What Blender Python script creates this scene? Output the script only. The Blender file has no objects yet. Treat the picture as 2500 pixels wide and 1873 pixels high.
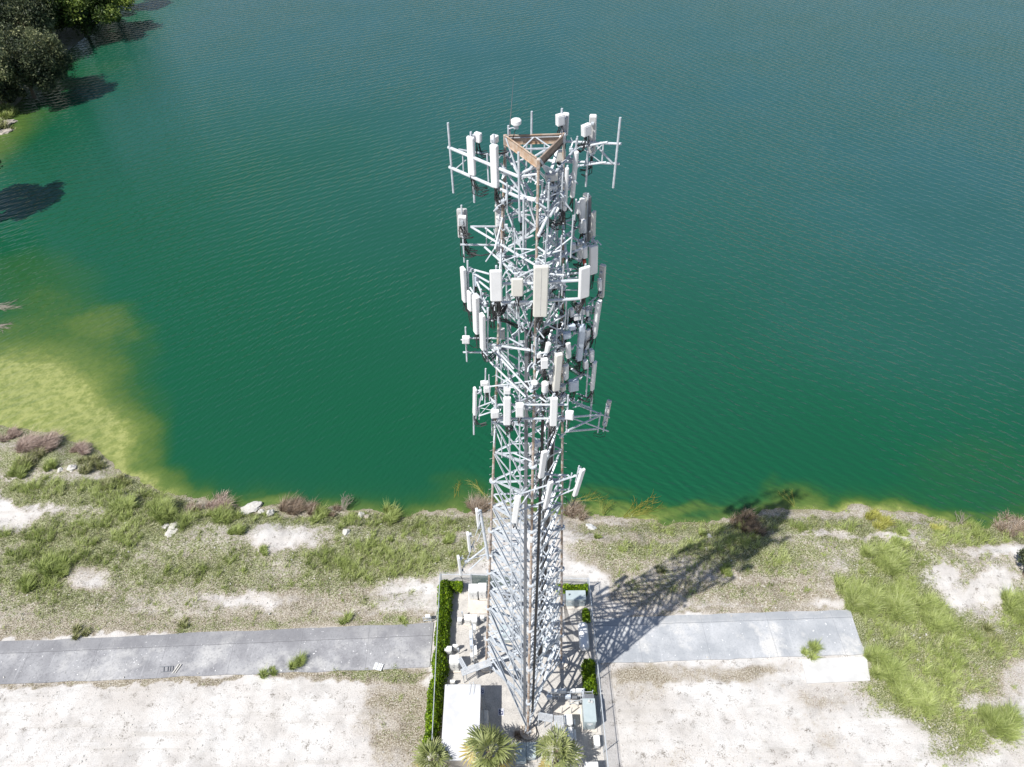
import bpy, math, random
import numpy as np
from mathutils import Vector, Matrix, noise
random.seed(7); rng = np.random.default_rng(7)
SC = bpy.context.scene
COL = SC.collection
V = Vector
R_ = math.radians

# ---------------------------------------------------------------- camera survey
# every zoom window used while measuring the photograph: origin and scale
ZW = {0: (0, 0, .8848), 1: (1050, 180, 4.022), 2: (1080, 460, 4.873), 3: (1080, 620, 4.873), 4: (1080, 780, 4.873),
      5: (1080, 1040, 4.602), 6: (1020, 1380, 4.424), 7: (1000, 1600, 4.096)}
H = 68.5; FPX = 1733.; ROLL = R_(.40)
CAM = V((0, 0, H))
_s = math.sqrt(.5)
F_ = V((0, _s, -_s)); r0 = V((1, 0, 0)); u0 = V((0, _s, _s))
RR = r0 * math.cos(ROLL) - u0 * math.sin(ROLL)
UU = r0 * math.sin(ROLL) + u0 * math.cos(ROLL)
def ray(k, x, y):
    ox, oy, s = ZW[k]
    return F_ + RR * ((ox + x / s - 1250) / FPX) - UU * ((oy + y / s - 936.5) / FPX)
def PY(k, x, y, Y):
    d = ray(k, x, y); return CAM + d * (Y / d.y)
def PZ(k, x, y, z=0.):
    d = ray(k, x, y); return CAM + d * ((z - H) / d.z)
def mpp(P): return (P - CAM).dot(F_) / FPX          # metres per photograph pixel there
def proj(X, Y, Z):                                   # arrays -> full-frame window coordinates (2212 wide)
    dx, dy, dz = X - CAM.x, Y - CAM.y, Z - CAM.z
    f = dx * F_.x + dy * F_.y + dz * F_.z
    f = np.maximum(f, 1e-3)
    a = (dx * RR.x + dy * RR.y + dz * RR.z) / f; b = (dx * UU.x + dy * UU.y + dz * UU.z) / f
    return (1250 + a * FPX) * .8848, (936.5 - b * FPX) * .8848

cam = bpy.data.cameras.new('camera'); co = bpy.data.objects.new('camera', cam); COL.objects.link(co)
M = Matrix((RR, UU, -F_)).transposed().to_4x4(); M.translation = CAM
co.matrix_world = M
cam.sensor_width = 36; cam.sensor_fit = 'HORIZONTAL'; cam.lens = 36 * FPX / 2500; cam.clip_end = 5000; cam.clip_start = .1
SC.camera = co

# ---------------------------------------------------------------- light
sd = V((-26.6, -18., 48.4)).normalized()
w = bpy.data.worlds.new('World'); SC.world = w; w.use_nodes = True
nt = w.node_tree; nt.nodes.clear()
sk = nt.nodes.new('ShaderNodeTexSky'); sk.sky_type = 'NISHITA'; sk.sun_disc = False
sk.sun_elevation = math.asin(sd.z); sk.sun_rotation = math.atan2(sd.x, sd.y); sk.altitude = 0; sk.dust_density = 1.0
bg = nt.nodes.new('ShaderNodeBackground'); bg.inputs[1].default_value = .09
wo = nt.nodes.new('ShaderNodeOutputWorld')
nt.links.new(sk.outputs[0], bg.inputs[0]); nt.links.new(bg.outputs[0], wo.inputs[0])
sl = bpy.data.lights.new('sun', 'SUN'); sl.energy = 5.0; sl.angle = R_(.5); sl.color = (1, .965, .91)
so = bpy.data.objects.new('sun', sl); COL.objects.link(so); so.rotation_euler = sd.to_track_quat('Z', 'Y').to_euler(); so.location = (-30, -20, 80)
SC.view_settings.view_transform = 'Standard'; SC.view_settings.look = 'None'; SC.view_settings.exposure = .37; SC.view_settings.gamma = 1
SC.cycles.max_bounces = 6; SC.cycles.diffuse_bounces = 3; SC.cycles.glossy_bounces = 3; SC.cycles.transparent_max_bounces = 12

# ---------------------------------------------------------------- materials
def mat(name):
    m = bpy.data.materials.new(name); m.use_nodes = True
    n = m.node_tree; n.nodes.clear()
    o = n.nodes.new('ShaderNodeOutputMaterial'); p = n.nodes.new('ShaderNodeBsdfPrincipled')
    n.links.new(p.outputs[0], o.inputs[0])
    return m, n, p
def nd(n, t, **k):
    x = n.nodes.new(t)
    for a, b in k.items():
        if a.startswith('i_'): x.inputs[a[2:].replace('_', ' ')].default_value = b
        else: setattr(x, a, b)
    return x
def noise_(n, vec, scale, det=4, rough=.6):
    x = nd(n, 'ShaderNodeTexNoise'); x.inputs['Scale'].default_value = scale; x.inputs['Detail'].default_value = det; x.inputs['Roughness'].default_value = rough
    if vec is not None: n.links.new(vec, x.inputs['Vector'])
    return x.outputs['Fac']
def ramp(n, fac, pts):
    r = nd(n, 'ShaderNodeValToRGB'); e = r.color_ramp.elements
    while len(e) < len(pts): e.new(.5)
    for q, (p, c) in zip(e, pts):
        q.position = p; q.color = (*c, 1) if len(c) == 3 else c
    n.links.new(fac, r.inputs[0]); return r.outputs[0]
def mixc(n, fac, a, b, mode='MIX'):
    x = nd(n, 'ShaderNodeMix', data_type='RGBA', blend_type=mode)
    for s, v in ((0, fac), (6, a), (7, b)):
        if isinstance(v, (int, float)): x.inputs[s].default_value = v
        elif isinstance(v, tuple): x.inputs[s].default_value = (*v, 1)
        else: n.links.new(v, x.inputs[s])
    return x.outputs[2]
def math_(n, op, a, b=0., c=None, clamp=False):
    x = nd(n, 'ShaderNodeMath', operation=op, use_clamp=clamp)
    for i, v in enumerate((a, b, c)):
        if v is None: continue
        if isinstance(v, (int, float)): x.inputs[i].default_value = v
        else: n.links.new(v, x.inputs[i])
    return x.outputs[0]
def attr(n, name):
    a = nd(n, 'ShaderNodeAttribute', attribute_name=name); return a
def pos(n): return nd(n, 'ShaderNodeNewGeometry').outputs['Position']
def bump(n, p, h, dist, st=1.):
    b = nd(n, 'ShaderNodeBump'); b.inputs['Distance'].default_value = dist; b.inputs['Strength'].default_value = st
    n.links.new(h, b.inputs['Height']); n.links.new(b.outputs[0], p.inputs['Normal'])
def simple(name, c1, c2=None, scale=6., rough=.5, metal=0., lo=.35, hi=.65, stain=None, spec=.5):
    m, n, p = mat(name)
    c2 = c2 or tuple(v * .8 for v in c1)
    g = pos(n)
    col = ramp(n, noise_(n, g, scale, 5), [(lo, c1), (hi, c2)])
    if stain:
        col = mixc(n, ramp(n, noise_(n, g, scale * .35, 6, .7), [(.5, (0, 0, 0)), (.68, (1, 1, 1))]), col, stain)
    n.links.new(col, p.inputs['Base Color'])
    p.inputs['Roughness'].default_value = rough; p.inputs['Metallic'].default_value = metal
    p.inputs['Specular IOR Level'].default_value = spec
    return m
GALV = simple('galvanised_steel', (.57, .605, .645), (.40, .435, .475), 4, .5, .08)
GALV2 = simple('dull_galvanised_steel', (.50, .54, .58), (.36, .39, .43), 4, .5, .25)
RUST = simple('weathered_tan_steel', (.36, .265, .195), (.52, .49, .465), 3, .7, 0, .42, .62, (.23, .14, .09))
RUSTP = simple('rusty_plate', (.36, .245, .16), (.48, .40, .33), 4, .7, 0, .4, .65)
RUSTD = simple('dark_rusty_plate', (.20, .15, .12), (.32, .25, .20), 4, .75, 0, .4, .65)
WHITE = simple('white_radome', (.74, .745, .75), (.69, .695, .70), 1.5, .38)
BEIGE = simple('beige_radome', (.64, .63, .585), (.60, .585, .54), 1.5, .42)
GREYP = simple('grey_radome_back', (.52, .52, .51), (.43, .43, .42), 3, .5)
BLUEG = simple('blue_grey_paint_and_shade', (.54, .60, .68), (.46, .52, .60), 2, .45)  # grey boxes, and blue shade put into the colour of shaded white units
CABW = simple('white_cabinet_paint', (.76, .76, .745), (.68, .675, .65), 2, .5, 0, .4, .7)
CABG = simple('green_grey_cabinet_paint', (.40, .46, .475), (.35, .41, .425), 1.2, .45)
CABD = simple('dark_grey_paint', (.17, .18, .20), (.12, .13, .145), 3, .5)
BLACK = simple('black_cable', (.018, .018, .02), (.035, .035, .04), 8, .5)
GREEN_ = simple('green_ground_wire', (.02, .35, .16), None, 8, .5)
RED_ = simple('red_part', (.45, .05, .03), None, 8, .5)
NAVY = simple('navy_sign_paint', (.012, .018, .085), (.02, .03, .12), 8, .5)
PAPER = simple('white_sign_paint', (.72, .73, .76), (.6, .62, .68), 8, .5)
ROOFM = simple('white_roof_coating', (.60, .60, .61), (.47, .475, .49), .7, .7, 0, .38, .62, (.43, .43, .43))
WALLM = simple('aggregate_wall', (.42, .38, .33), (.33, .30, .26), 20, .85)
CONC = simple('pale_concrete', (.60, .55, .49), (.50, .46, .41), 2, .85)
ROCK = simple('white_limestone', (.54, .525, .49), (.42, .40, .37), 4, .9)
WOOD = simple('bark', (.20, .16, .12), (.11, .085, .06), 5, .9)
STICK = simple('pale_dead_wood', (.42, .38, .33), (.30, .26, .22), 5, .9)

def leafmat(name, cols, rough=.55, trans=.25):
    m, n, p = mat(name)
    a = attr(n, 'tint').outputs['Fac']
    k = len(cols) - 1
    col = ramp(n, a, [(i / k, c) for i, c in enumerate(cols)])
    n.links.new(col, p.inputs['Base Color']); p.inputs['Roughness'].default_value = rough
    p.inputs['Specular IOR Level'].default_value = .3
    if trans:
        t = nd(n, 'ShaderNodeBsdfTranslucent'); n.links.new(col, t.inputs[0])
        ms = nd(n, 'ShaderNodeMixShader'); ms.inputs[0].default_value = trans
        o = [q for q in n.nodes if q.type == 'OUTPUT_MATERIAL'][0]
        n.links.new(p.outputs[0], ms.inputs[1]); n.links.new(t.outputs[0], ms.inputs[2]); n.links.new(ms.outputs[0], o.inputs[0])
    return m
GRASSM = leafmat('grass', [(.055, .065, .025), (.17, .19, .07), (.29, .31, .12), (.44, .43, .24), (.56, .52, .40)])
DRYM = leafmat('dry_grass', [(.13, .095, .06), (.27, .20, .14), (.40, .33, .26), (.54, .48, .42)])
LIMEM = leafmat('bright_grass', [(.10, .13, .035), (.24, .30, .085), (.40, .47, .15), (.56, .60, .30)])
DEADM = leafmat('dead_reed', [(.20, .15, .12), (.36, .27, .225), (.50, .39, .335), (.62, .53, .47)])
PALER = leafmat('pale_stems', [(.30, .26, .22), (.48, .43, .37), (.60, .54, .47)])
YREED = leafmat('yellow_green_reed', [(.22, .24, .05), (.38, .38, .09), (.52, .50, .16)])
HEDGEM = leafmat('hedge_leaf', [(.025, .055, .004), (.08, .15, .006), (.20, .32, .012), (.36, .48, .03)])
TREEM = leafmat('dark_tree_leaf', [(.02, .032, .018), (.065, .085, .042), (.16, .18, .085), (.36, .37, .19)])
BUSHM = leafmat('mangrove_leaf', [(.018, .035, .01), (.05, .085, .018), (.13, .19, .035), (.30, .36, .07)])
PALMM = leafmat('palm_leaf', [(.07, .09, .03), (.16, .19, .06), (.30, .33, .13), (.46, .47, .24)], .45)
PALMY = leafmat('palm_leaf_old', [(.20, .15, .04), (.34, .25, .06), (.42, .35, .12), (.36, .36, .14)], .5)

# chain link: woven wire with open diamonds
m, n, p = mat('chain_link'); CHAIN = m
tc = nd(n, 'ShaderNodeUVMap'); sx = nd(n, 'ShaderNodeSeparateXYZ'); n.links.new(tc.outputs[0], sx.inputs[0])
def line(n, v, per, wd):
    f = math_(n, 'FRACT', math_(n, 'DIVIDE', v, per)); return math_(n, 'LESS_THAN', f, wd)
a_ = line(n, math_(n, 'ADD', sx.outputs[0], sx.outputs[1]), .08, .16); b_ = line(n, math_(n, 'SUBTRACT', sx.outputs[0], sx.outputs[1]), .08, .16)
al = math_(n, 'MAXIMUM', a_, b_); n.links.new(al, p.inputs['Alpha'])
p.inputs['Base Color'].default_value = (.45, .47, .48, 1); p.inputs['Metallic'].default_value = .3; p.inputs['Roughness'].default_value = .5
m, n, p = mat('privacy_screen'); SCREEN = m
tc = nd(n, 'ShaderNodeUVMap'); sx = nd(n, 'ShaderNodeSeparateXYZ'); n.links.new(tc.outputs[0], sx.inputs[0])
al = math_(n, 'SUBTRACT', 1., math_(n, 'MULTIPLY', line(n, sx.outputs[0], .03, .4), line(n, sx.outputs[1], .03, .4))); n.links.new(al, p.inputs['Alpha'])
p.inputs['Base Color'].default_value = (.13, .18, .17, 1); p.inputs['Roughness'].default_value = .8
m, n, p = mat('steel_grating'); GRATE = m
tc = nd(n, 'ShaderNodeUVMap'); sx = nd(n, 'ShaderNodeSeparateXYZ'); n.links.new(tc.outputs[0], sx.inputs[0])
al = math_(n, 'MAXIMUM', line(n, sx.outputs[0], .06, .45), line(n, sx.outputs[1], .10, .4)); n.links.new(al, p.inputs['Alpha'])
p.inputs['Base Color'].default_value = (.60, .62, .64, 1); p.inputs['Metallic'].default_value = .3; p.inputs['Roughness'].default_value = .45

# ---------------------------------------------------------------- mesh building
class MB:
    def __init__(s): s.v = []; s.f = []; s.uv = None
    def prism(s, prof, o, ax, ay, az, h, inset=0., ih=None):
        """profile extruded along az from o; optional bevelled ends"""
        rings = []
        c = V((sum(q[0] for q in prof) / len(prof), sum(q[1] for q in prof) / len(prof)))
        def ring(t, k):
            b = len(s.v)
            for q in prof:
                x = c.x + (q[0] - c.x) * k; y = c.y + (q[1] - c.y) * k
                s.v.append(tuple(o + ax * x + ay * y + az * t))
            rings.append(b)
        if inset:
            wd = max(abs(q[0] - c.x) for q in prof) or 1; k = max(.3, 1 - inset / wd); i2 = ih or inset
            ring(0, k); ring(i2, 1); ring(h - i2, 1); ring(h, k)
        else: ring(0, 1); ring(h, 1)
        m = len(prof)
        for a, b in zip(rings, rings[1:]):
            for i in range(m): s.f.append((a + i, a + (i + 1) % m, b + (i + 1) % m, b + i))
        s.f.append(tuple(rings[0] + i for i in reversed(range(m)))); s.f.append(tuple(rings[-1] + i for i in range(m)))
    def tube(s, a, b, r, r2=None, n=8):
        a = V(a); b = V(b); d = b - a; L = d.length
        if L < 1e-6: return
        d.normalize(); ax = d.orthogonal().normalized(); ay = d.cross(ax); r2 = r if r2 is None else r2
        b0 = len(s.v)
        for P, q in ((a, r), (b, r2)):
            for i in range(n):
                t = 2 * math.pi * i / n; s.v.append(tuple(P + ax * (q * math.cos(t)) + ay * (q * math.sin(t))))
        for i in range(n): s.f.append((b0 + i, b0 + (i + 1) % n, b0 + n + (i + 1) % n, b0 + n + i))
        s.f.append(tuple(b0 + i for i in reversed(range(n)))); s.f.append(tuple(b0 + n + i for i in range(n)))
    def path(s, pts, r, n=5):
        pts = [V(q) for q in pts]; rings = []
        for i, P in enumerate(pts):
            d = (pts[min(i + 1, len(pts) - 1)] - pts[max(i - 1, 0)]).normalized()
            ax = d.cross(V((.31, .22, .93))).normalized(); ay = d.cross(ax); rr = r[i] if isinstance(r, (list, tuple)) else r
            rings.append(len(s.v))
            for k in range(n):
                t = 2 * math.pi * k / n; s.v.append(tuple(P + ax * (rr * math.cos(t)) + ay * (rr * math.sin(t))))
        for a, b in zip(rings, rings[1:]):
            for i in range(n): s.f.append((a + i, a + (i + 1) % n, b + (i + 1) % n, b + i))
        s.f.append(tuple(rings[0] + i for i in reversed(range(n)))); s.f.append(tuple(rings[-1] + i for i in range(n)))
    def bar(s, a, b, w, t, up=None):
        a = V(a); b = V(b); d = (b - a); L = d.length; d.normalize()
        up = V(up) if up is not None else V((0, 0, 1))
        ax = d.cross(up)
        if ax.length < 1e-3: ax = d.orthogonal()
        ax.normalize(); ay = ax.cross(d)
        s.prism([(-w / 2, -t / 2), (w / 2, -t / 2), (w / 2, t / 2), (-w / 2, t / 2)], a, ax, ay, d, L)
    def angle(s, a, b, w, t, out):
        """L-section member, one leg flat to the face whose outward normal is out"""
        a = V(a); b = V(b); d = (b - a); L = d.length; d.normalize(); ay = V(out) - d * d.dot(V(out)); ay.normalize(); ax = d.cross(ay)
        s.prism([(0, 0), (w, 0), (w, t), (t, t), (t, w), (0, w)][::-1], a - ax * w / 2, ax, -ay, d, L)
    def box(s, c, w, d, h, ax=V((1, 0, 0)), ay=V((0, 1, 0)), az=V((0, 0, 1)), bev=0.):
        """c = centre of the base"""
        c = V(c); b = min(bev, w * .3, d * .3)
        if b: pr = [(-w/2+b, -d/2), (w/2-b, -d/2), (w/2, -d/2+b), (w/2, d/2-b), (w/2-b, d/2), (-w/2+b, d/2), (-w/2, d/2-b), (-w/2, -d/2+b)]
        else: pr = [(-w/2, -d/2), (w/2, -d/2), (w/2, d/2), (-w/2, d/2)]
        s.prism(pr, c, ax, ay, az, h, b * .6 if b else 0)
    def quad(s, a, b, c, d):
        k = len(s.v); s.v += [tuple(a), tuple(b), tuple(c), tuple(d)]; s.f.append((k, k + 1, k + 2, k + 3))
    def build(s, name, m, parent=None, uvw=None):
        me = bpy.data.meshes.new(name); me.from_pydata(s.v, [], s.f); me.materials.append(m); me.validate(); me.update()
        if uvw: # uv = metres along a horizontal direction, and height
            l = me.uv_layers.new(name='UVMap'); A, B = uvw
            vi = np.empty(len(me.loops), int); me.loops.foreach_get('vertex_index', vi)
            P = np.array(s.v)[vi]; uv = np.stack([P @ np.array(A), P @ np.array(B)], 1).astype(np.float32)
            l.data.foreach_set('uv', uv.ravel())
        o = bpy.data.objects.new(name, me); COL.objects.link(o)
        if parent is not None:
            o.parent = parent; o.matrix_parent_inverse = Matrix.Translation(-parent.location)
        return o
def tag(o, label=None, cat=None, group=None, kind=None):
    if label: o['label'] = label
    if cat: o['category'] = cat
    if group: o['group'] = group
    if kind: o['kind'] = kind
    return o
def thing(name, label, cat, loc, group=None):
    o = bpy.data.objects.new(name, None); COL.objects.link(o); o.location = loc; o.empty_display_size = .2
    return tag(o, label, cat, group)
def np_mesh(name, verts, faces_n, m, tint=None, parent=None, smooth=False):
    """verts (N,3); faces_n (F,k) index array"""
    me = bpy.data.meshes.new(name); N = len(verts); Fn, k = faces_n.shape
    me.vertices.add(N); me.vertices.foreach_set('co', verts.astype(np.float32).ravel())
    me.loops.add(Fn * k); me.loops.foreach_set('vertex_index', faces_n.astype(np.int32).ravel())
    me.polygons.add(Fn); me.polygons.foreach_set('loop_start', np.arange(0, Fn * k, k, dtype=np.int32))
    me.polygons.foreach_set('loop_total', np.full(Fn, k, np.int32))
    if smooth: me.polygons.foreach_set('use_smooth', np.ones(Fn, bool))
    me.materials.append(m); me.update(calc_edges=True)
    if tint is not None:
        for nm, t in (tint.items() if isinstance(tint, dict) else {'tint': tint}.items()):
            a = me.attributes.new(nm, 'FLOAT', 'POINT'); a.data.foreach_set('value', t.astype(np.float32))
    o = bpy.data.objects.new(name, me); COL.objects.link(o)
    if parent is not None:
        o.parent = parent; o.matrix_parent_inverse = Matrix.Translation(-parent.location)
    return o
# ---------------------------------------------------------------- terrain, lake
ZL = -1.0                                             # lake level
shore_px = [(420, -300), (330, -60), (285, -10), (262, 5), (235, 35), (190, 68), (160, 82), (140, 100), (118, 150), (112, 190), (70, 208), (40, 232), (18, 262), (-10, 300), (-60, 380), (-140, 520), (-190, 700), (-170, 820), (-90, 880), (-20, 915), (60, 925), (120, 935), (185, 955), (235, 985), (270, 1020), (330, 1046),
            (400, 1072), (470, 1085), (560, 1092), (640, 1098), (740, 1098), (830, 1106), (885, 1112), (950, 1106), (1020, 1096), (1070, 1092), (1140, 1098), (1220, 1100), (1290, 1108),
            (1370, 1118), (1440, 1126), (1520, 1124), (1580, 1116), (1640, 1108), (1720, 1102), (1800, 1098), (1880, 1096), (1950, 1104), (2010, 1114), (2060, 1128), (2120, 1146), (2160, 1136),
            (2230, 1116), (2330, 1080), (2700, 1010)]
SH = [PZ(0, x, y, ZL).xy for x, y in shore_px]
SH = [V((SH[0].x + 40, 330))] + SH + [V((260, 60)), V((260, 330))]
SHn = np.array([(p.x, p.y) for p in SH])
def sdist(X, Y):
    """signed distance to the shoreline, > 0 over water"""
    A = SHn; B = np.roll(SHn, -1, 0); best = np.full(X.shape, 1e9); ins = np.zeros(X.shape, bool)
    for (ax, ay), (bx, by) in zip(A, B):
        ex, ey = bx - ax, by - ay; t = np.clip(((X - ax) * ex + (Y - ay) * ey) / (ex * ex + ey * ey), 0, 1)
        best = np.minimum(best, np.hypot(X - ax - t * ex, Y - ay - t * ey))
        c = ((ay > Y) != (by > Y)) & (X < ex * (Y - ay) / (by - ay if by != ay else 1e-9) + ax); ins ^= c
    return np.where(ins, best, -best)
def vnoise(X, Y, f, seed=0):
    """value noise on arrays"""
    x = X * f + seed * 17.3; y = Y * f + seed * 9.1; xi = np.floor(x).astype(np.int64); yi = np.floor(y).astype(np.int64); fx = x - xi; fy = y - yi
    def h(a, b):
        q = (a * 374761393 + b * 668265263 + seed * 1442695041) & 0xffffffff; q = ((q ^ (q >> 13)) * 1274126177) & 0xffffffff; return ((q ^ (q >> 16)) & 0xffff) / 65535.
    sx = fx * fx * (3 - 2 * fx); sy = fy * fy * (3 - 2 * fy)
    return (h(xi, yi) * (1 - sx) + h(xi + 1, yi) * sx) * (1 - sy) + (h(xi, yi + 1) * (1 - sx) + h(xi + 1, yi + 1) * sx) * sy
def fbm(X, Y, f, seed=0): return vnoise(X, Y, f, seed) * .5 + vnoise(X, Y, f * 2.1, seed + 1) * .3 + vnoise(X, Y, f * 4.3, seed + 2) * .2
def sdw(X, Y):
    return sdist(X + (fbm(X, Y, .35, 5) - .5) * 2.2, Y + (fbm(X, Y, .35, 9) - .5) * 2.2)
def smooth(a, b, x): t = np.clip((x - a) / (b - a), 0, 1); return t * t * (3 - 2 * t)
def height(X, Y, s=None):
    s = sdw(X, Y) if s is None else s
    z = np.where(s < 0, ZL + smooth(0, 4.5, -s) * (0 - ZL) , ZL - np.minimum(s * .25, 3))
    rough = smooth(.3, 3, -s)
    u, v = proj(X, Y, np.zeros_like(X))
    inb = (v > 1225) & (u > 925) & (u < 1320); pav = (v > 1318 - (u < 1100) * -20)
    return z + rough * np.where(inb | (v > 1325), .0, (fbm(X, Y, .5, 3) - .5) * .45)

# ground cover laid out from the photograph: (u, v, ru, rv, green, dry); outside every patch the ground is white chalk
PATCH = [ # left field
 (60, 945, 240, 60, .8, .8), (100, 1035, 210, 60, .6, .65), (60, 990, 160, 30, .3, .7), *[(u_, 1372 - u_ * .04, 70, 12, .2, .9) for u_ in range(-20, 900, 80)], *[(u_, 1482 - u_ * .04, 60, 9, .2, .9) for u_ in range(-20, 900, 70)], *[(u_, 1330 - (u_ - 1320) * .036, 60, 9, .25, .6) for u_ in range(1320, 1840, 70)],
 (420, 1210, 620, 150, .42, .36), (-60, 1200, 300, 160, .3, .4), (850, 1220, 200, 130, .38, .34), (1500, 1220, 330, 110, .32, .38), (1900, 1190, 420, 90, .38, .3),
 (150, 1120, 260, 85, .55, .5), (60, 1200, 170, 75, .5, .55), (330, 1190, 260, 75, .5, .6), (330, 1280, 330, 75, .35, .65), (80, 1310, 200, 60, .35, .6), (620, 1230, 260, 60, .4, .5),
 (820, 1180, 220, 60, .45, .5), (860, 1230, 120, 50, .5, .45), (970, 1170, 120, 55, .4, .5), (400, 1350, 480, 24, .25, .9), (700, 1285, 110, 45, .1, .9), (860, 1340, 120, 25, .35, .9), (650, 1340, 260, 30, .15, .75),
 (150, 1060, 190, 40, .7, .4), (330, 1105, 120, 45, .95, .4), (490, 1110, 110, 30, .9, .4), (700, 1118, 180, 20, .8, .4), (900, 1125, 160, 18, .7, .5), (1030, 1125, 110, 22, .6, .5), (90, 1370, 140, 12, .2, .9),
 (30, 1110, 60, 30, -1, -1), (105, 1092, 45, 20, -.9, -.8), (0, 1085, 40, 30, -1, -1), (192, 1250, 48, 30, -1.2, -1.2), (20, 1170, 70, 18, -.6, -.6), (300, 1130, 30, 10, -.5, -.5), (620, 1165, 70, 20, -.8, -.7), (560, 1290, 120, 16, -.7, -.7), (860, 1270, 110, 14, -.8, -.7), (985, 1262, 70, 45, -.9, -.6), (930, 1165, 90, 9, -.6, -.5),
 (770, 1330, 70, 10, -.6, -.6),
 # strip below the left slab and the corner by the hedge
 (450, 1462, 560, 11, .15, 1.2), (820, 1458, 130, 16, .75, .8), (860, 1490, 85, 45, .3, 1.1), (860, 1560, 110, 60, .35, .95), (870, 1630, 80, 50, .25, .9), (905, 1560, 30, 100, .2, .8),
 # right of the compound, above the slab
 (1400, 1160, 220, 45, .45, .65), (1330, 1200, 110, 45, .3, .75), (1500, 1220, 260, 70, .35, .6), (1720, 1170, 260, 55, .45, .55), (1500, 1290, 330, 30, .25, .65), (1700, 1270, 160, 45, .2, .8), (1420, 1130, 260, 16, .5, .8), (1780, 1125, 220, 22, .75, .5), (2000, 1150, 220, 40, .6, .6), (2130, 1200, 160, 80, .45, .6), (2180, 1150, 90, 20, .5, .8),
 (1250, 1260, 65, 45, -1.3, -1.3), (1290, 1165, 90, 9, -.4, -.5), (1470, 1158, 90, 9, -.5, -.5), (1850, 1150, 120, 10, -.9, -.8), (1950, 1160, 60, 16, -.7, -.6), (2020, 1240, 48, 34, -1.3, -1.2), (2140, 1258, 42, 40, -1.1, -1.1), (2150, 1180, 90, 14, -1, -.8), (1800, 1300, 80, 12, -.5, -.4), (1640, 1246, 120, 10, -.8, -.6),
 # below the right slab
 (1480, 1448, 200, 26, .15, 1.0), (1380, 1480, 90, 40, .05, .8), (1640, 1470, 90, 30, .1, .5), (1790, 1500, 110, 30, .2, .6), (1760, 1560, 70, 60, .1, .55), (1830, 1620, 60, 50, .1, .5), (1420, 1630, 90, 40, .02, .35), (1560, 1640, 160, 30, .0, .4), (1700, 1440, 120, 14, .1, .6),
 # green mass on the right
 (1930, 1260, 120, 75, 1.3, .2), (1900, 1330, 95, 90, 1.4, .1), (1990, 1380, 130, 90, 1.2, .3), (1950, 1470, 110, 90, 1.2, .2), (2060, 1420, 120, 90, .7, .7), (2170, 1350, 100, 80, .7, .6), (2170, 1450, 80, 80, .4, .8), (2060, 1520, 120, 70, .7, .5), (2040, 1600, 90, 70, .9, .3), (2150, 1590, 110, 80, .55, .35), (2210, 1330, 50, 90, .8, .3),
 (2060, 1570, 40, 25, -.4, -.5), (1960, 1600, 50, 60, -.6, -.5), (2130, 1515, 60, 20, -.5, -.6), (2120, 1640, 70, 16, -.3, -.4),
]
def masks(X, Y, sdv=None):
    u, v = proj(X, Y, np.zeros_like(X))
    wu = (fbm(X, Y, .22, 11) - .5) * 46; wv = (fbm(X, Y, .22, 15) - .5) * 34; wu += (fbm(X, Y, .9, 17) - .5) * 44; wv += (fbm(X, Y, .9, 19) - .5) * 30
    u2 = u + wu; v2 = v + wv; g = np.zeros_like(X); b = np.zeros_like(X)
    for cu, cv, ru, rv, gg, bb in PATCH:
        if gg < 0: gg *= .62; bb *= .6
        r = ((u2 - cu) / ru) ** 2 + ((v2 - cv) / rv) ** 2
        k = smooth(1.5, .15, r); g += gg * k * (1 if gg < 0 else .8); b += bb * k * (1 if bb < 0 else .8)
    out = (v < 420) | (v > 1700) | (u < -60) | (u > 2270)
    base = fbm(X, Y, .06, 21); g = np.where(out, base * .9, g); b = np.where(out, base * .9, b)
    if sdv is not None:
        k = smooth(-3.2, -1., sdv) * (.75 + .5 * fbm(X, Y, .3, 33)); k = np.where(v < 400, 0, k); b = b + .75 * k; g = g + .35 * k
    far = (v < 420) & (u < 420); g = np.where(far, .75, g); b = np.where(far, .5, b)
    s = smooth(2, -3, u - (950 - (v - 1245) * .077)) + smooth(-2, 3, u - (1271 + (v - 1245) * .101)) + smooth(1246, 1240, v); s = np.clip(s, 0, 1)
    pad = np.where((v > 1200), s, 1)
    return np.clip(g, 0, 1.2) * pad, np.clip(b, 0, 1.2) * pad, 1 - pad
def axis(lo, hi, dlo, dhi, step, big):
    a = list(np.arange(dlo, dhi + step / 2, step)); x = dhi; st = step
    while x < hi: st = min(st * 1.25, big); x += st; a.append(x)
    x = dlo; st = step
    while x > lo: st = min(st * 1.25, big); x -= st; a.insert(0, x)
    return np.array(a)
def grid(xs, ys):
    X, Y = np.meshgrid(xs, ys); nx = len(xs); ny = len(ys); i = np.arange(nx * ny).reshape(ny, nx)
    return X, Y, np.stack([i[:-1, :-1], i[:-1, 1:], i[1:, 1:], i[1:, :-1]], -1).reshape(-1, 4)
X, Y, Fq = grid(axis(-900, 900, -62, 62, .26, 60), axis(-500, 1500, 19, 60, .24, 60))
s_ = sdw(X, Y); Z = height(X, Y, s_); G, B, PD = masks(X, Y, s_)
m, n, p = mat('ground'); GROUND = m
g = pos(n); ga = attr(n, 'green').outputs['Fac']; ba = attr(n, 'dry').outputs['Fac']; pa = attr(n, 'pad').outputs['Fac']; wa = attr(n, 'wet').outputs['Fac']
n1 = noise_(n, g, .35, 6, .62); n2 = noise_(n, g, 3.2, 5, .7); n3 = noise_(n, g, 9., 3, .6); n4 = noise_(n, g, 1.1, 6, .72)
chalk = mixc(n, ramp(n, n1, [(.38, (0, 0, 0)), (.66, (1, 1, 1))]), (.54, .515, .49), (.63, .62, .605))
chalk = mixc(n, ramp(n, noise_(n, g, .12, 5, .6), [(.45, (0, 0, 0)), (.62, (.8, .8, .8))]), chalk, (.47, .44, .41))
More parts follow.
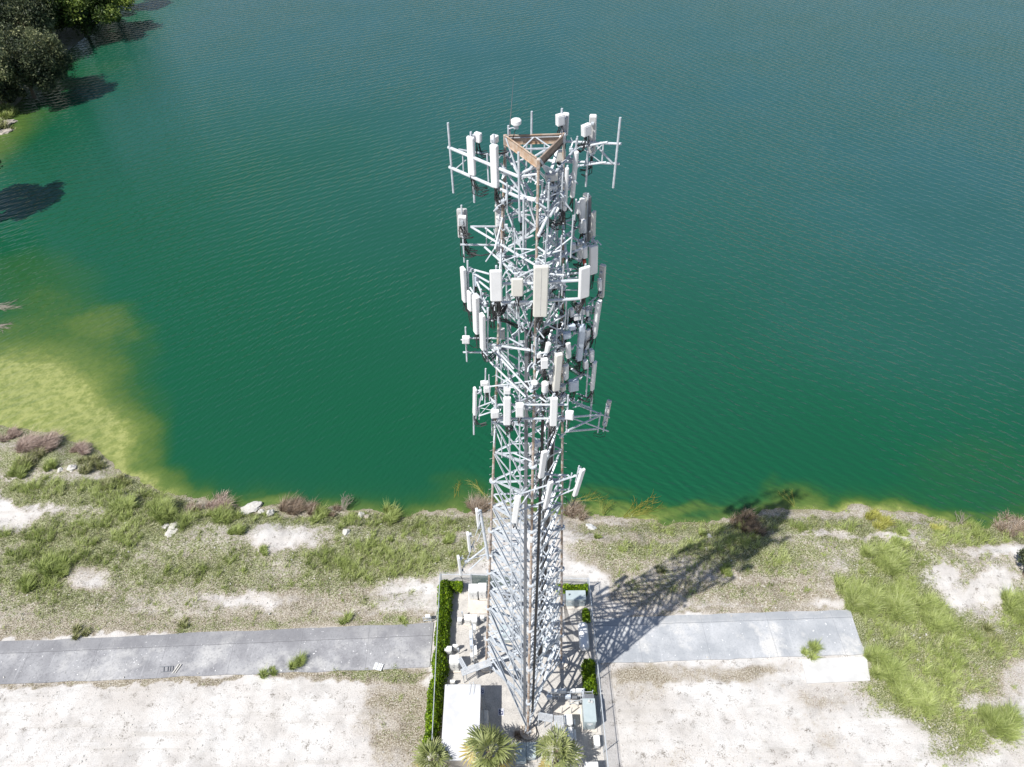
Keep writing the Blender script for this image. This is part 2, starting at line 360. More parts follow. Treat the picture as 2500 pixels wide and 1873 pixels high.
mt = nd(n, 'ShaderNodeMapping'); mt.inputs['Scale'].default_value = (.07, 1.3, 1); n.links.new(g, mt.inputs[0])
chalk = mixc(n, ramp(n, noise_(n, mt.outputs[0], 1., 6, .7), [(.54, (0, 0, 0)), (.68, (.5, .5, .5))]), chalk, (.40, .37, .33))
chalk = mixc(n, ramp(n, n3, [(.26, (1, 1, 1)), (.44, (0, 0, 0))]), chalk, (.45, .43, .405))
n5 = noise_(n, g, 8., 5, .8)
chalk = mixc(n, ramp(n, math_(n, 'MULTIPLY', n4, n5), [(.15, (1, 1, 1)), (.215, (0, 0, 0))]), chalk, (.20, .18, .155))
soil = mixc(n, ramp(n, n5, [(.43, (0, 0, 0)), (.55, (1, 1, 1))]), (.27, .235, .20), (.54, .51, .48))
dry = ramp(n, n5, [(.37, (.065, .055, .035)), (.455, (.20, .17, .12)), (.53, (.38, .34, .27)), (.62, (.55, .52, .47))])
grn = ramp(n, n5, [(.37, (.03, .038, .018)), (.45, (.10, .115, .045)), (.53, (.24, .26, .12)), (.62, (.48, .46, .36))])
def cov(a, nn, k, th):   # coverage attribute against speckled noise, ragged edge
    t = math_(n, 'ADD', a, math_(n, 'MULTIPLY', math_(n, 'SUBTRACT', nn, .5), 4.3))
    return math_(n, 'MULTIPLY', math_(n, 'SUBTRACT', t, th), k, clamp=True)
nA = math_(n, 'ADD', math_(n, 'MULTIPLY', n5, .62), math_(n, 'MULTIPLY', n4, .38)); nB = math_(n, 'ADD', math_(n, 'MULTIPLY', noise_(n, g, 4.2, 5, .75), .6), math_(n, 'MULTIPLY', noise_(n, g, .7, 6, .7), .4))
both = math_(n, 'ADD', ba, ga)
c = mixc(n, cov(both, nA, 1.6, .30), chalk, soil); c = mixc(n, cov(ba, nA, 2.2, .55), c, dry); c = mixc(n, cov(ga, nB, 2.2, .50), c, grn)
pav = mixc(n, ramp(n, n3, [(.35, (0, 0, 0)), (.62, (1, 1, 1))]), (.33, .315, .295), (.50, .48, .455))
pav = mixc(n, ramp(n, noise_(n, g, 1.2, 5), [(.4, (0, 0, 0)), (.7, (1, 1, 1))]), pav, (.54, .515, .48))
c = mixc(n, 1., c, ramp(n, noise_(n, g, .45, 5, .7), [(.34, (.82, .82, .82)), (.52, (1., 1., 1.))]), 'MULTIPLY')
c = mixc(n, pa, c, pav); c = mixc(n, wa, c, mixc(n, ramp(n, n5, [(.42, (0, 0, 0)), (.56, (1, 1, 1))]), (.085, .085, .04), (.30, .27, .18)))
n.links.new(c, p.inputs['Base Color']); p.inputs['Roughness'].default_value = .95; p.inputs['Specular IOR Level'].default_value = .15
bump(n, p, math_(n, 'ADD', math_(n, 'MULTIPLY', n5, .7), math_(n, 'MULTIPLY', n3, .3)), .10, .8)
wet = smooth(-.7, .3, s_ + (fbm(X, Y, 1.2, 31) - .5) * .8)
o = np_mesh('ground', np.stack([X, Y, Z], -1).reshape(-1, 3), Fq, GROUND, {'green': G.ravel(), 'dry': B.ravel(), 'pad': PD.ravel(), 'wet': wet.ravel()}, smooth=True); tag(o, kind='structure')

# lake: shallows coloured by depth of the bed, far water by painted sky reflection (shallow shelf on the left, a narrow pale rim elsewhere)
X, Y, Fq = grid(axis(-600, 600, -66, 66, .5, 25), axis(-60, 900, 30, 150, .5, 30))
s_ = sdw(X, Y); keep = (s_.ravel()[Fq] > -3).any(1); u, v = proj(X, Y, np.full_like(X, ZL))
w1 = (fbm(X, Y, .16, 41) - .5)
SHELF = [(-10, 890, 330, 160, .85), (120, 750, 200, 120, .42), (230, 690, 90, 50, .26), (30, 870, 120, 60, .25), (30, 900, 220, 110, .7), (250, 960, 110, 90, .55), (60, 600, 160, 60, .22), (330, 1040, 90, 40, .5), (600, 1085, 70, 14, .5), (1400, 1105, 190, 16, .5), (1290, 1070, 90, 14, .22), (1000, 1060, 60, 40, .22), (1700, 1060, 60, 40, .35), (1860, 1090, 140, 14, .5), (2060, 1110, 80, 16, .3), (170, 110, 70, 25, .25), (30, 260, 60, 60, .5), (2100, 1010, 160, 70, .08)]
sh = np.exp(-np.maximum(s_, 0) / 1.1) * .85
for cu, cv, ru, rv, a in SHELF:
    r = ((u + w1 * 90 - cu) / ru) ** 2 + ((v + w1 * 70 - cv) / rv) ** 2; sh += a * smooth(1.5, .0, r)
sh = np.clip(sh, 0, 1.3); 
m, n, p = mat('lake_water')
g = pos(n); sa = attr(n, 'shallow').outputs['Fac']
nb = noise_(n, g, .9, 8, .78); nc = noise_(n, g, .05, 4, .55)
k = math_(n, 'ADD', math_(n, 'MULTIPLY', sa, .72), math_(n, 'MULTIPLY', math_(n, 'MULTIPLY', math_(n, 'SUBTRACT', nb, .5), .9), math_(n, 'MINIMUM', sa, 1.)))
col = ramp(n, k, [(0, (.006, .070, .032)), (.16, (.018, .078, .024)), (.36, (.055, .105, .024)), (.62, (.095, .142, .034)), (.85, (.165, .20, .055)), (1., (.28, .30, .105))])
col = mixc(n, attr(n, 'sky_tint').outputs['Fac'], col, (.022, .082, .084))  # teal put into far and right water in place of sky reflection
col = mixc(n, ramp(n, nc, [(.4, (0, 0, 0)), (.65, (.35, .35, .35))]), col, mixc(n, .5, col, (.010, .060, .040)))
n.links.new(col, p.inputs['Base Color']); p.inputs['Roughness'].default_value = .12; p.inputs['IOR'].default_value = 1.333
def waves(ang, sc, st, det=3):
    mp = nd(n, 'ShaderNodeMapping'); mp.vector_type = 'TEXTURE'; mp.inputs['Rotation'].default_value = (0, 0, R_(ang)); mp.inputs['Scale'].default_value = (1 / (sc * st), 1 / sc, 1)
    n.links.new(g, mp.inputs[0]); return noise_(n, mp.outputs[0], 1., det, .55)
amp = ramp(n, noise_(n, g, .03, 3), [(.36, (.42, .42, .42)), (.62, (1, 1, 1))])
lr = attr(n, 'side').outputs['Fac']
def blend(a, b): x = nd(n, 'ShaderNodeMix', data_type='FLOAT'); n.links.new(lr, x.inputs[0]); n.links.new(a, x.inputs[2]); n.links.new(b, x.inputs[3]); return x.outputs[0]
def swell(ang, lam, A, dis):   # bounded slopes: a distorted train of small waves, metres
    mp = nd(n, 'ShaderNodeMapping'); mp.vector_type = 'TEXTURE'; mp.inputs['Rotation'].default_value = (0, 0, R_(ang)); mp.inputs['Scale'].default_value = (2.2, 1, 1)
    n.links.new(g, mp.inputs[0]); wv = nd(n, 'ShaderNodeTexWave', wave_type='BANDS', bands_direction='Y'); wv.inputs['Scale'].default_value = math.pi / 10 / lam; wv.inputs['Distortion'].default_value = dis; wv.inputs['Detail'].default_value = 2; wv.inputs['Detail Scale'].default_value = 1.6 / lam * .35 * 3; wv.inputs['Detail Roughness'].default_value = .6
    n.links.new(mp.outputs[0], wv.inputs['Vector']); return math_(n, 'MULTIPLY', wv.outputs['Fac'], 2 * A)
hh = math_(n, 'ADD', blend(swell(40, .95, .024, 5.), swell(-38, .95, .031, 4.6)), blend(swell(62, .6, .012, 4), swell(-18, .6, .014, 4)))
hh = math_(n, 'ADD', hh, blend(swell(22, 1.7, .036, 4.), swell(-55, 1.7, .042, 4.)))
hh = math_(n, 'MULTIPLY', hh, amp); hh = math_(n, 'ADD', hh, math_(n, 'MULTIPLY', blend(waves(50, 2.4, .5, 2), waves(-25, 2.4, .5, 2)), .045))
bump(n, p, hh, 1., 1.)
o = np_mesh('lake_water', np.stack([X, Y, np.full_like(X, ZL)], -1).reshape(-1, 3), Fq[keep], m, {'shallow': sh.ravel(), 'side': smooth(-14, 16, X - (Y - 60) * .12 + (fbm(X, Y, .05, 43) - .5) * 16).ravel(), 'sky_tint': (smooth(45, 190, Y + .55 * X + (fbm(X, Y, .03, 47) - .5) * 30) * smooth(2, 30, s_)).ravel()}); tag(o, kind='structure')

# ---------------------------------------------------------------- pavements
def slabmat(name, c1, c2, c3, mott, ln):
    m, n, p = mat(name); g = pos(n)
    c = mixc(n, ramp(n, noise_(n, g, .38, 5, .6), [(.38, (0, 0, 0)), (.62, (1, 1, 1))]), c1, c2)
    c = mixc(n, ramp(n, noise_(n, g, .22, 4, .7), [(.52, (0, 0, 0)), (.66, (1, 1, 1))]), c, c3)
    c = mixc(n, ramp(n, noise_(n, g, 6., 4, .75), [(.35, (1, 1, 1)), (.5, (0, 0, 0))]), c, mixc(n, .5, c, tuple(v * mott for v in c1)))
    mp = nd(n, 'ShaderNodeMapping'); mp.inputs['Scale'].default_value = (3.2, .25, 1); n.links.new(g, mp.inputs[0])
    c = mixc(n, ramp(n, noise_(n, mp.outputs[0], 1., 4), [(.6, (0, 0, 0)), (.75, (.5, .5, .5))]), c, tuple(min(1, v * 1.3) for v in c2))
    c = mixc(n, ramp(n, noise_(n, g, 4.4, 2, .5), [(.71, (0, 0, 0)), (.74, (1, 1, 1))]), c, (.75, .75, .74))
    A, B = [PZ(0, *q, .1) for q in ln]; N_ = V((-(B.y - A.y), B.x - A.x, 0)).normalized()
    dp = nd(n, 'ShaderNodeVectorMath', operation='DOT_PRODUCT'); n.links.new(g, dp.inputs[0]); dp.inputs[1].default_value = N_
    dd = math_(n, 'SUBTRACT', dp.outputs['Value'], A.x * N_.x + A.y * N_.y); wob = math_(n, 'MULTIPLY', math_(n, 'SUBTRACT', noise_(n, g, .5, 5, .7), .5), .8)
    d2 = math_(n, 'ADD', dd, wob); c = mixc(n, ramp(n, math_(n, 'ADD', math_(n, 'MULTIPLY', d2, .25), .5), [(.46, (0, 0, 0)), (.56, (.5, .5, .5))]), c, tuple(v * .82 for v in c1))
    jn = math_(n, 'LESS_THAN', math_(n, 'ABSOLUTE', math_(n, 'ADD', dd, math_(n, 'MULTIPLY', wob, .18))), .035); c = mixc(n, math_(n, 'MULTIPLY', jn, .7), c, tuple(v * .6 for v in c1))
    dx = nd(n, 'ShaderNodeVectorMath', operation='DOT_PRODUCT'); n.links.new(g, dx.inputs[0]); dx.inputs[1].default_value = (B - A).normalized()
    fx = math_(n, 'FRACT', math_(n, 'DIVIDE', math_(n, 'ADD', dx.outputs['Value'], math_(n, 'MULTIPLY', wob, .25)), 6.7)); c = mixc(n, math_(n, 'MULTIPLY', math_(n, 'LESS_THAN', fx, .008), .5), c, tuple(v * .65 for v in c1))
    n.links.new(c, p.inputs['Base Color']); p.inputs['Roughness'].default_value = .9; p.inputs['Specular IOR Level'].default_value = .2
    return m
SL = slabmat('weathered_concrete', (.225, .225, .237), (.335, .335, .345), (.43, .425, .42), .6, ((0, 1412), (900, 1374)))
SR = slabmat('pale_concrete_slab', (.32, .335, .355), (.43, .44, .455), (.55, .54, .52), .8, ((1300, 1352), (1830, 1334)))
SW = simple('white_concrete_slab', (.58, .575, .56), (.47, .465, .455), .8, .85)
def slab(name, pts, th, m, zb=-.25, k=0, zt=None):
    P = [PZ(k, x, y, th) for x, y in pts]; b = MB(); o_ = V((0, 0, zb))
    b.prism([(q.x, q.y) for q in P][::-1], o_, V((1, 0, 0)), V((0, 1, 0)), V((0, 0, 1)), th - zb)
    return b.build(name, m)
def edge(a, b, nseg, amp):     # a broken slab edge
    return [(a[0] + (b[0] - a[0]) * i / nseg + 0, a[1] + (b[1] - a[1]) * i / nseg + (random.random() - .5) * amp) for i in range(nseg + 1)]
tag(slab('path', edge((-1200, 1440), (937, 1345), 44, 4.5) + [(928, 1440)] + edge((924, 1441), (-1200, 1525), 44, 4.), .10, SL), kind='structure')
tag(slab('path', [(1283, 1337)] + edge((1380, 1332), (1836, 1317), 24, 2.2) + edge((1838, 1322), (1868, 1412), 6, 3) + edge((1860, 1414), (1293, 1433), 26, 2.6), .12, SR), kind='structure')
tag(slab('pavement', [(1731, 1424), (1872, 1418), (1880, 1470), (1743, 1476)], .13, SW), kind='structure')
# ---------------------------------------------------------------- lattice tower
ZT = 54.9; WB = 7.36; WT = 2.43
LF = PZ(6, 752, 1000, .4); RF = PZ(6, 1560, 1060, .4)
CX = (LF.x + RF.x) / 2; CY = 27.63
TROT = R_(2.5)
def twid(z): return WB + (WT - WB) * z / ZT
def cor(i, z, off=0.):
    a = R_((-90, 150, 30)[i]) + TROT; r = twid(z) / math.sqrt(3) + off
    return V((CX + r * math.cos(a), CY + r * math.sin(a), z))
tower = thing('lattice_tower', 'tall three-legged galvanised steel lattice tower carrying all the antennas', 'tower', (CX, CY, 0))
for i in range(3):
    b = MB(); zs = [6.1 * k for k in range(10)]
    for z0, z1 in zip(zs, zs[1:]): b.tube(cor(i, z0 + (.3 if z0 == 0 else 0)), cor(i, z1), .12 - .0011 * z0, .12 - .0011 * z1, 12)
    tag(b.build('leg', RUST, tower), 'tan weathered pipe leg')
    for z0 in zs[1:-1]:
        b = MB(); P = cor(i, z0); b.tube(P - V((0, 0, .06)), P - V((0, 0, .006)), .24, n=16); b.tube(P + V((0, 0, .006)), P + V((0, 0, .06)), .24, n=16)
        for q in range(8):
            t = q * math.pi / 4; c_ = P + V((.185 * math.cos(t), .185 * math.sin(t), 0)); b.tube(c_ - V((0, 0, .11)), c_ + V((0, 0, .11)), .02, n=6)
        b.build('flange', GALV, tower)
    b = MB(); a = R_((-90, 150, 30)[i]) + TROT
    for q in range(int(ZT / .42)):
        z = 1.5 + q * .42
        if z > ZT - .6: break
        P = cor(i, z); dd = a + (.9 if q % 2 else -.9); b.tube(P, P + V((math.cos(dd) * .29, math.sin(dd) * .29, 0)), .012, n=5)
    b.build('step_pegs', GALV2, tower)['kind'] = 'stuff'
    P = cor(i, 0); b = MB(); b.tube(V((P.x, P.y, -.2)), V((P.x, P.y, .28)), .75, n=20); b.build('concrete_footing', CONC, tower)
    b = MB(); b.box(V((P.x, P.y, .284)), .62, .62, .05, bev=.02); b.build('base_plate', GALV2, tower)
bays = [(0.3, 6.1), (6.1, 12.2)] + [(12.2 + 3.05 * k, 12.2 + 3.05 * (k + 1)) for k in range(14)]
def fnorm(i, j):
    c_ = V((CX, CY, 0)); mm = (cor(i, 10) + cor(j, 10)) / 2; d = V((mm.x - c_.x, mm.y - c_.y, 0)); return d.normalized()
for z0, z1 in bays:
    big = z1 - z0 > 4; w_ = .21 if big else (.15 if z0 < 30 else .105); t_ = .014
    for i, j in ((0, 1), (1, 2), (2, 0)):
        N = fnorm(i, j)
        for a, b2, off in ((cor(i, z0), cor(j, z1), .05), (cor(j, z0), cor(i, z1), -.02)):
            e = (b2 - a).normalized() * .12; b = MB(); b.angle(a + N * off + e, b2 + N * off - e, w_, t_, N); b.build('diagonal_brace', GALV, tower)
        b = MB(); e = (cor(j, z1) - cor(i, z1)).normalized() * .12; b.angle(cor(i, z1) + e + V((0, 0, -.08)), cor(j, z1) - e + V((0, 0, -.08)), w_ * .8, t_, N); b.build('horizontal_brace', GALV, tower)
        mid = (cor(i, (z0 + z1) / 2) + cor(j, (z0 + z1) / 2)) / 2
        b = MB(); b.box(mid + N * .02 - V((0, 0, .16)), .34, .02, .32, N.cross(V((0, 0, 1))), N); b.build('gusset_plate', GALV, tower)
        if z0 < 30:
            for A in (cor(i, (z0 + z1) / 2), cor(j, (z0 + z1) / 2)):
                b = MB(); b.angle(A + (mid - A).normalized() * .12, mid, w_ * .55, t_, N); b.build('secondary_brace', GALV, tower)
                if big:
                    for zz in (z0, z1):
                        b = MB(); Q = cor(i if (A - cor(i, (z0 + z1) / 2)).length < .01 else j, (z0 + z1) / 2 * .5 + zz * .5); b.angle(Q, (mid + cor(i if (A - cor(i, (z0 + z1) / 2)).length < .01 else j, zz)) / 2, w_ * .5, t_, N); b.build('secondary_brace', GALV, tower)
    zc = z1 - .1; b = MB(); ms = [(cor(i, zc) + cor((i + 1) % 3, zc)) / 2 for i in range(3)]
    for q in range(3): b.angle(ms[q], ms[(q + 1) % 3], w_ * .6, t_, V((0, 0, 1)))
    b.build('inner_brace', GALV, tower)
# rusty channel beams joining the leg tops
for (i, j), m_ in (((0, 1), RUSTP), ((1, 2), RUSTP), ((2, 0), RUSTD)):
    N = fnorm(i, j); a = cor(i, ZT); c_ = cor(j, ZT); d = (c_ - a).normalized(); a = a + d * .09 - V((0, 0, .42)); c_ = c_ - d * .09 - V((0, 0, .42)); L = (c_ - a).length
    b = MB(); h_ = .42; b.prism([(0, 0), (.07, 0), (.07, .02), (.02, .02), (.02, h_ - .02), (.07, h_ - .02), (.07, h_), (0, h_)][::-1], a, N * -1 if m_ is RUSTP and i == 1 else N, V((0, 0, 1)), d, L)
    tag(b.build('top_beam', m_, tower), 'dark rusted top beam' if m_ is RUSTD else 'orange rusted top beam')
for i in range(3):
    b = MB(); P = cor(i, ZT - .45); b.box(P, .15, .15, .44, bev=.03); b.build('top_bracket', RUST if i != 2 else GALV, tower)

# whip, dish
a = PY(1, 778, 600, 28.35); t2 = PY(1, 820, 36, 28.35)
r_ = thing('lightning_rod', 'thin dark whip standing up from the rear left top corner of the tower', 'lightning rod', a)
b = MB(); b.tube(a, a + (t2 - a) * .45, .022, .016); b.tube(a + (t2 - a) * .45, t2, .014, .006, 6); b.build('rod', CABD, r_)
b = MB(); b.box(a - V((0, 0, .1)), .12, .12, .3, bev=.01); b.build('clamp', GALV2, r_)
c_ = PY(1, 845, 500, 28.1); r_ = thing('round_antenna', 'small white drum antenna on a bracket above the rusty top triangle', 'antenna', c_)
b = MB(); b.tube(c_, c_ + V((0, 0, .05)), .16, .215, 24); b.tube(c_ + V((0, 0, .05)), c_ + V((0, 0, .19)), .215, .215, 24); b.tube(c_ + V((0, 0, .19)), c_ + V((0, 0, .225)), .215, .17, 24); b.build('radome', WHITE, r_)
b = MB(); b.box(c_ - V((0, 0, .16)), .2, .2, .16, bev=.02); q = cor(1, ZT - .1); b.tube(c_ - V((0, 0, .1)), V((q.x + .12, q.y, q.z + .35)), .03); b.tube(V((q.x + .12, q.y, q.z - .2)), V((q.x + .12, q.y, q.z + .5)), .04); b.build('bracket', GALV, r_)
b = MB(); q2 = V((q.x + .18, q.y - .05, q.z - .5)); b.path([c_ - V((0, 0, .1)), c_ + V((-.1, -.12, -.4)), q2 + V((.1, -.05, .4)), q2], .025); b.build('cable', BLACK, r_)

# ---------------------------------------------------------------- antenna frames, antennas, radios
FR = {}
def frame(key, label, cen, cat='antenna mount'):
    FR[key] = thing('antenna_frame', label, cat, cen, 'antenna mounting frames on the tower')
def pole(key, k, x0, y0, x1, y1, Yd, r=.042):
    A = PY(k, x0, y0, Yd); B = PY(k, x1, y1, Yd); b = MB(); b.tube(B, A, r, n=10); b.build('mount_pipe', GALV, FR[key])
def arm(key, k, x0, y0, Y0, x1, y1, Y1, r=.055, nm='support_arm'):
    b = MB(); b.tube(PY(k, x0, y0, Y0), PY(k, x1, y1, Y1), r, n=10); b.build(nm, GALV, FR[key])
def clutter(key, P, n=7, s=.28):
    b = MB(); B = P.copy()
    for q in range(n):
        A = B if q % 3 else P; B = A + V([(random.random() - .5) * s * .8 for _ in range(3)]); b.bar(A, B, .055, .03)
    for q in range(2): b.box(P + V([(random.random() - .5) * .08 for _ in range(3)]), .14, .12, .15, bev=.01)
    b.build('clamps', GALV, FR[key])
def cables(par, P, n, dirv, L=.9, spread=.12, m_=None, r=.019):
    n = int(n * 1.5 + .5)
    b = MB()
    for q in range(n):
        a = P + V(((random.random() - .5) * spread * 2, (random.random() - .5) * spread, 0)); d = V(dirv)
        l = L * (.6 + .7 * random.random()); s1 = V((random.random() - .5, random.random() - .5, 0)) * .35
        b.path([a, a + V((0, 0, -l * .35)) + s1 * .3, a + V((0, 0, -l)) + s1 + d * .12, a + V((0, 0, -l * 1.05)) + d * .45 + s1 * .5, a + V((0, 0, -l * .8)) + d], r, 4)
    b.build('cable', m_ or BLACK, par)
def axes(A, B, yaw):
    az = (A - B).normalized(); f = V((math.sin(R_(yaw)), -math.cos(R_(yaw)), 0)); f2 = (f - az * f.dot(az)).normalized(); ax = az.cross(f2)
    return ax, f2, az
def tocentre(P):
    d = V((CX - P.x, CY - P.y, 0)); return d * (1 / max(d.length, .1))
def panel(k, x0, y0, x1, y1, Yd, wpx, yaw, label, m_=None, dep=.16, rnd=False, group='antenna panels on the tower', nc=5, w=None, name='panel_antenna', seam=False):
    """top / bottom centre in a zoom window, distance, apparent or true width, yaw 0 = facing the camera side"""
    A = PY(k, x0, y0, Yd); B = PY(k, x1, y1, Yd); W = w or wpx / ZW[k][2] * mpp(A); m_ = m_ or WHITE
    ax, f, az = axes(A, B, yaw); L = (A - B).length
    T = thing(name, label, 'antenna', B, group)
    b = MB()
    if rnd: pr = [(W / 2 * math.cos(t), -W / 2 * .95 * math.sin(t)) for t in [2 * math.pi * q / 20 for q in range(20)]]; 
    else:
        c = min(.06, W * .2); e = .02
        pr = [(-W/2, dep/2-e), (-W/2, -dep/2+c), (-W/2+c*.35, -dep/2+c*.3), (-W/2+c, -dep/2), (W/2-c, -dep/2), (W/2-c*.35, -dep/2+c*.3), (W/2, -dep/2+c), (W/2, dep/2-e), (W/2-e, dep/2), (-W/2+e, dep/2)]
    # profile y axis points to the rear
    b.prism(pr, B, ax, -f, az, L, .025, .035); b.build('radome', m_, T)
    if seam:
        b = MB(); b.bar(B + f * (dep / 2 + .004) + az * .1, A + f * (dep / 2 + .004) - az * .06, .02, .008, f); b.build('seam', GREYP, T)
        b = MB(); b.prism([(x_ * 1.02, y_ * 1.02) for x_, y_ in pr], A - az * .18, ax, -f, az, .2, .03, .04); b.build('end_cap', BEIGE, T)
    elif not rnd:
        b = MB(); b.box(B + f * -(dep / 2 + .012) + az * .08, W * .8, .02, L - .16, ax, f, az, .01); b.build('back_plate', GREYP, T)
    b = MB(); rad = dep / 2 + (.0 if not rnd else W * .2)
    for t in (.18, .82):
        P = B + az * (L * t); b.box(P - f * (rad + .07) - az * .05, .14, .16, .1, ax, f, az, .01)
    b.build('bracket', GALV2, T)
    b = MB()
    for q in range(4): b.tube(B + ax * (W * (.15 * q - .225)) , B + ax * (W * (.15 * q - .225)) - az * .07, .02, n=6)
    b.build('connector', CABD, T)
    if nc: cables(T, B - az * .05, nc, tocentre(B) * .7, .75, W * .25)
    return T
def radio(k, x, y, Yd, wpx, hpx, yaw, label, m_=None, dep=.22, fins=False, nc=3, name='remote_radio', cat='radio unit', group='radio boxes on the tower'):
    """x, y = centre of the visible box"""
    sc = mpp(PY(k, x, y, Yd)) / ZW[k][2]; A = PY(k, x, y - hpx / 2, Yd); B = PY(k, x, y + hpx / 2, Yd)
    W = wpx * sc * (.92 if abs(yaw) > 15 else 1); W = max(.14, W - (dep * abs(math.sin(R_(yaw))) * .25)); m_ = m_ or WHITE
    B = B + V((0, 0, dep * .5)); ax, f, az = axes(A, B, yaw); L = max(.2, (A - B).length); T = thing(name, label, cat, B, group)
    b = MB(); b.box(B, W, dep, L, ax, f, az, .02); b.build('housing', m_, T)
    b = MB()
    if fins:
        for q in range(9): b.box(B - f * (dep / 2 + .018) + ax * (W * (q / 8 - .5) * .85) + az * .04, .012, .03, L - .08, ax, f, az)
        b.build('cooling_fins', m_, T)
    else: b.box(B + f * (dep / 2 + .006) + az * (L * .12), W * .78, .02, L * .76, ax, f, az, .012); b.build('cover', m_, T)
    b = MB(); b.box(B - f * (dep / 2 + .05) + az * (L * .3), .12, .1, L * .4, ax, f, az, .01); b.build('bracket', GALV2, T)
    if nc: cables(T, B, nc, tocentre(B) * .5, .55, W * .3)
    return T

Z0 = lambda z: (CX, CY, z)
frame('T1', 'top left sector frame with two long slanting pipes and a bare end pole', PY(1, 600, 880, 28))
frame('T2', 'top rear frame reaching right with braced pipes behind the rusty triangle', PY(1, 1600, 720, 30))
frame('T3', 'top right sector frame holding the two tall round antennas', PY(1, 1340, 900, 28))
frame('U1', 'second level rear left frame behind the grey backed panel', PY(2, 600, 560, 29))
frame('U2', 'second level right frame behind the crowd of dark cables', PY(2, 1560, 620, 29))
frame('M1', 'front frame behind the big central white panel', PY(3, 1000, 450, 25))
frame('M2', 'left frame below the front sector holding four edge-on panels', PY(3, 420, 700, 27))
frame('M3', 'right frame holding the shaded blue panel and its radios', PY(3, 1600, 900, 27))
frame('L1', 'long triangular standoff arms on the left with a lone short pole', PY(3, 700, 1300, 26))
frame('L2', 'lower front frame with two white panels on a level pipe', PY(4, 1080, 1100, 25))
frame('L3', 'small left side frame with crossed thin braces above the lake', PY(4, 500, 1050, 28))
frame('L4', 'open truss arms reaching far right over the lake', PY(4, 1750, 1150, 28))
frame('N1', 'slanting front frame with three lower white panels', PY(5, 1100, 700, 25))
frame('N2', 'lowest left frame hanging low over the grassy bank', PY(5, 420, 1250, 29))

# --- top level
def par2(key, k, x0, y0, Y0, x1, y1, Y1, dy0, dy1, r=.055):
    arm(key, k, x0, y0, Y0, x1, y1, Y1, r); arm(key, k, x0 + 10, y0 + dy0, Y0, x1 + 6, y1 + dy1, Y1, r)
par2('T1', 1, 180, 722, 29.6, 890, 1020, 26.9, 195, 205, .075)
pole('T1', 1, 175, 482, 230, 1170, 29.5, .05); pole('T1', 1, 400, 572, 436, 1265, 28.85, .05); pole('T1', 1, 628, 596, 650, 1290, 27.95); pole('T1', 1, 868, 770, 880, 1440, 26.8, .05)
arm('T1', 1, 280, 745, 29.6, 600, 800, 29.9, .05); arm('T1', 1, 240, 945, 29.4, 350, 850, 29.1, .025, 'thin_brace'); arm('T1', 1, 320, 790, 29.1, 328, 955, 29.1, .03, 'thin_brace'); arm('T1', 1, 560, 785, 28.4, 575, 1060, 28.3, .04, 'thin_brace')
arm('T1', 1, 480, 780, 28.9, 620, 800, 28.9); arm('T1', 1, 690, 880, 27.8, 900, 1180, 27.2, .05); arm('T1', 1, 680, 1050, 27.6, 990, 1240, 27, .05)
arm('T1', 1, 880, 1010, 26.9, 1060, 985, 26.6, .05); arm('T1', 1, 890, 980, 26.9, 1050, 905, 26.7, .06); arm('T1', 1, 890, 1200, 26.8, 1100, 1245, 26.4, .06); arm('T1', 1, 740, 780, 28.6, 1010, 1200, 27.2, .07)
arm('T2', 1, 885, 648, 30.6, 1880, 690, 30.0, .06); arm('T2', 1, 800, 890, 30.4, 940, 830, 30.6, .05); arm('T2', 1, 1130, 850, 30.3, 1860, 886, 29.9, .06)
pole('T2', 1, 999, 370, 990, 1065, 30.4, .05); pole('T2', 1, 1295, 342, 1285, 700, 30.1, .05); pole('T2', 1, 1447, 615, 1435, 1000, 30.0); pole('T2', 1, 1562, 500, 1530, 1108, 30.0, .05); pole('T2', 1, 1868, 430, 1798, 1120, 29.8, .055)
pole('T2', 1, 950, 645, 945, 1000, 30.6, .045); pole('T2', 1, 1125, 650, 1125, 800, 30.5, .04); pole('T2', 1, 1703, 670, 1688, 870, 29.9, .035)
arm('T2', 1, 1480, 720, 30, 1745, 672, 29.5, .05); arm('T2', 1, 1460, 905, 30, 1730, 870, 29.5, .05); arm('T2', 1, 1520, 855, 30, 1690, 700, 29.9, .025, 'thin_brace'); arm('T2', 1, 1480, 720, 30, 1670, 865, 29.9, .025, 'thin_brace'); arm('T2', 1, 1630, 700, 30, 1790, 880, 29.9, .05)
arm('T2', 1, 860, 680, 30.6, 900, 650, 29.2, .05); arm('T2', 1, 1000, 830, 29.5, 1250, 680, 30.2, .06); arm('T2', 1, 1250, 640, 30.4, 1130, 640, 30.6, .05)
par2('T3', 1, 1450, 705, 29.8, 1150, 1070, 26.5, 195, 200, .055)
pole('T3', 1, 1440, 640, 1395, 1240, 28.7); pole('T3', 1, 1350, 900, 1315, 1400, 27.5); pole('T3', 1, 1268, 920, 1255, 1300, 27.7); pole('T3', 1, 1168, 1070, 1150, 1640, 26.3, .05); pole('T3', 1, 1105, 1040, 1098, 1210, 26.6); pole('T3', 1, 1140, 1100, 1135, 1260, 26.6)
arm('T3', 1, 1400, 870, 28.9, 1180, 860, 29.3); arm('T3', 1, 1220, 870, 28.9, 1180, 960, 28.4, .06); arm('T3', 1, 1090, 895, 26.7, 1230, 960, 27.6, .06); arm('T3', 1, 1370, 1030, 28.3, 1230, 960, 27.6); arm('T3', 1, 1060, 1600, 25.6, 1270, 1150, 27.2, .07); arm('T3', 1, 1180, 1400, 26, 1380, 1050, 28, .06)
for P in (PY(1, 760, 800, 28.3), PY(1, 730, 1000, 27.6), PY(1, 1060, 1040, 26.4), PY(1, 1100, 1220, 26.4)): clutter('T1', P, 9, .45)
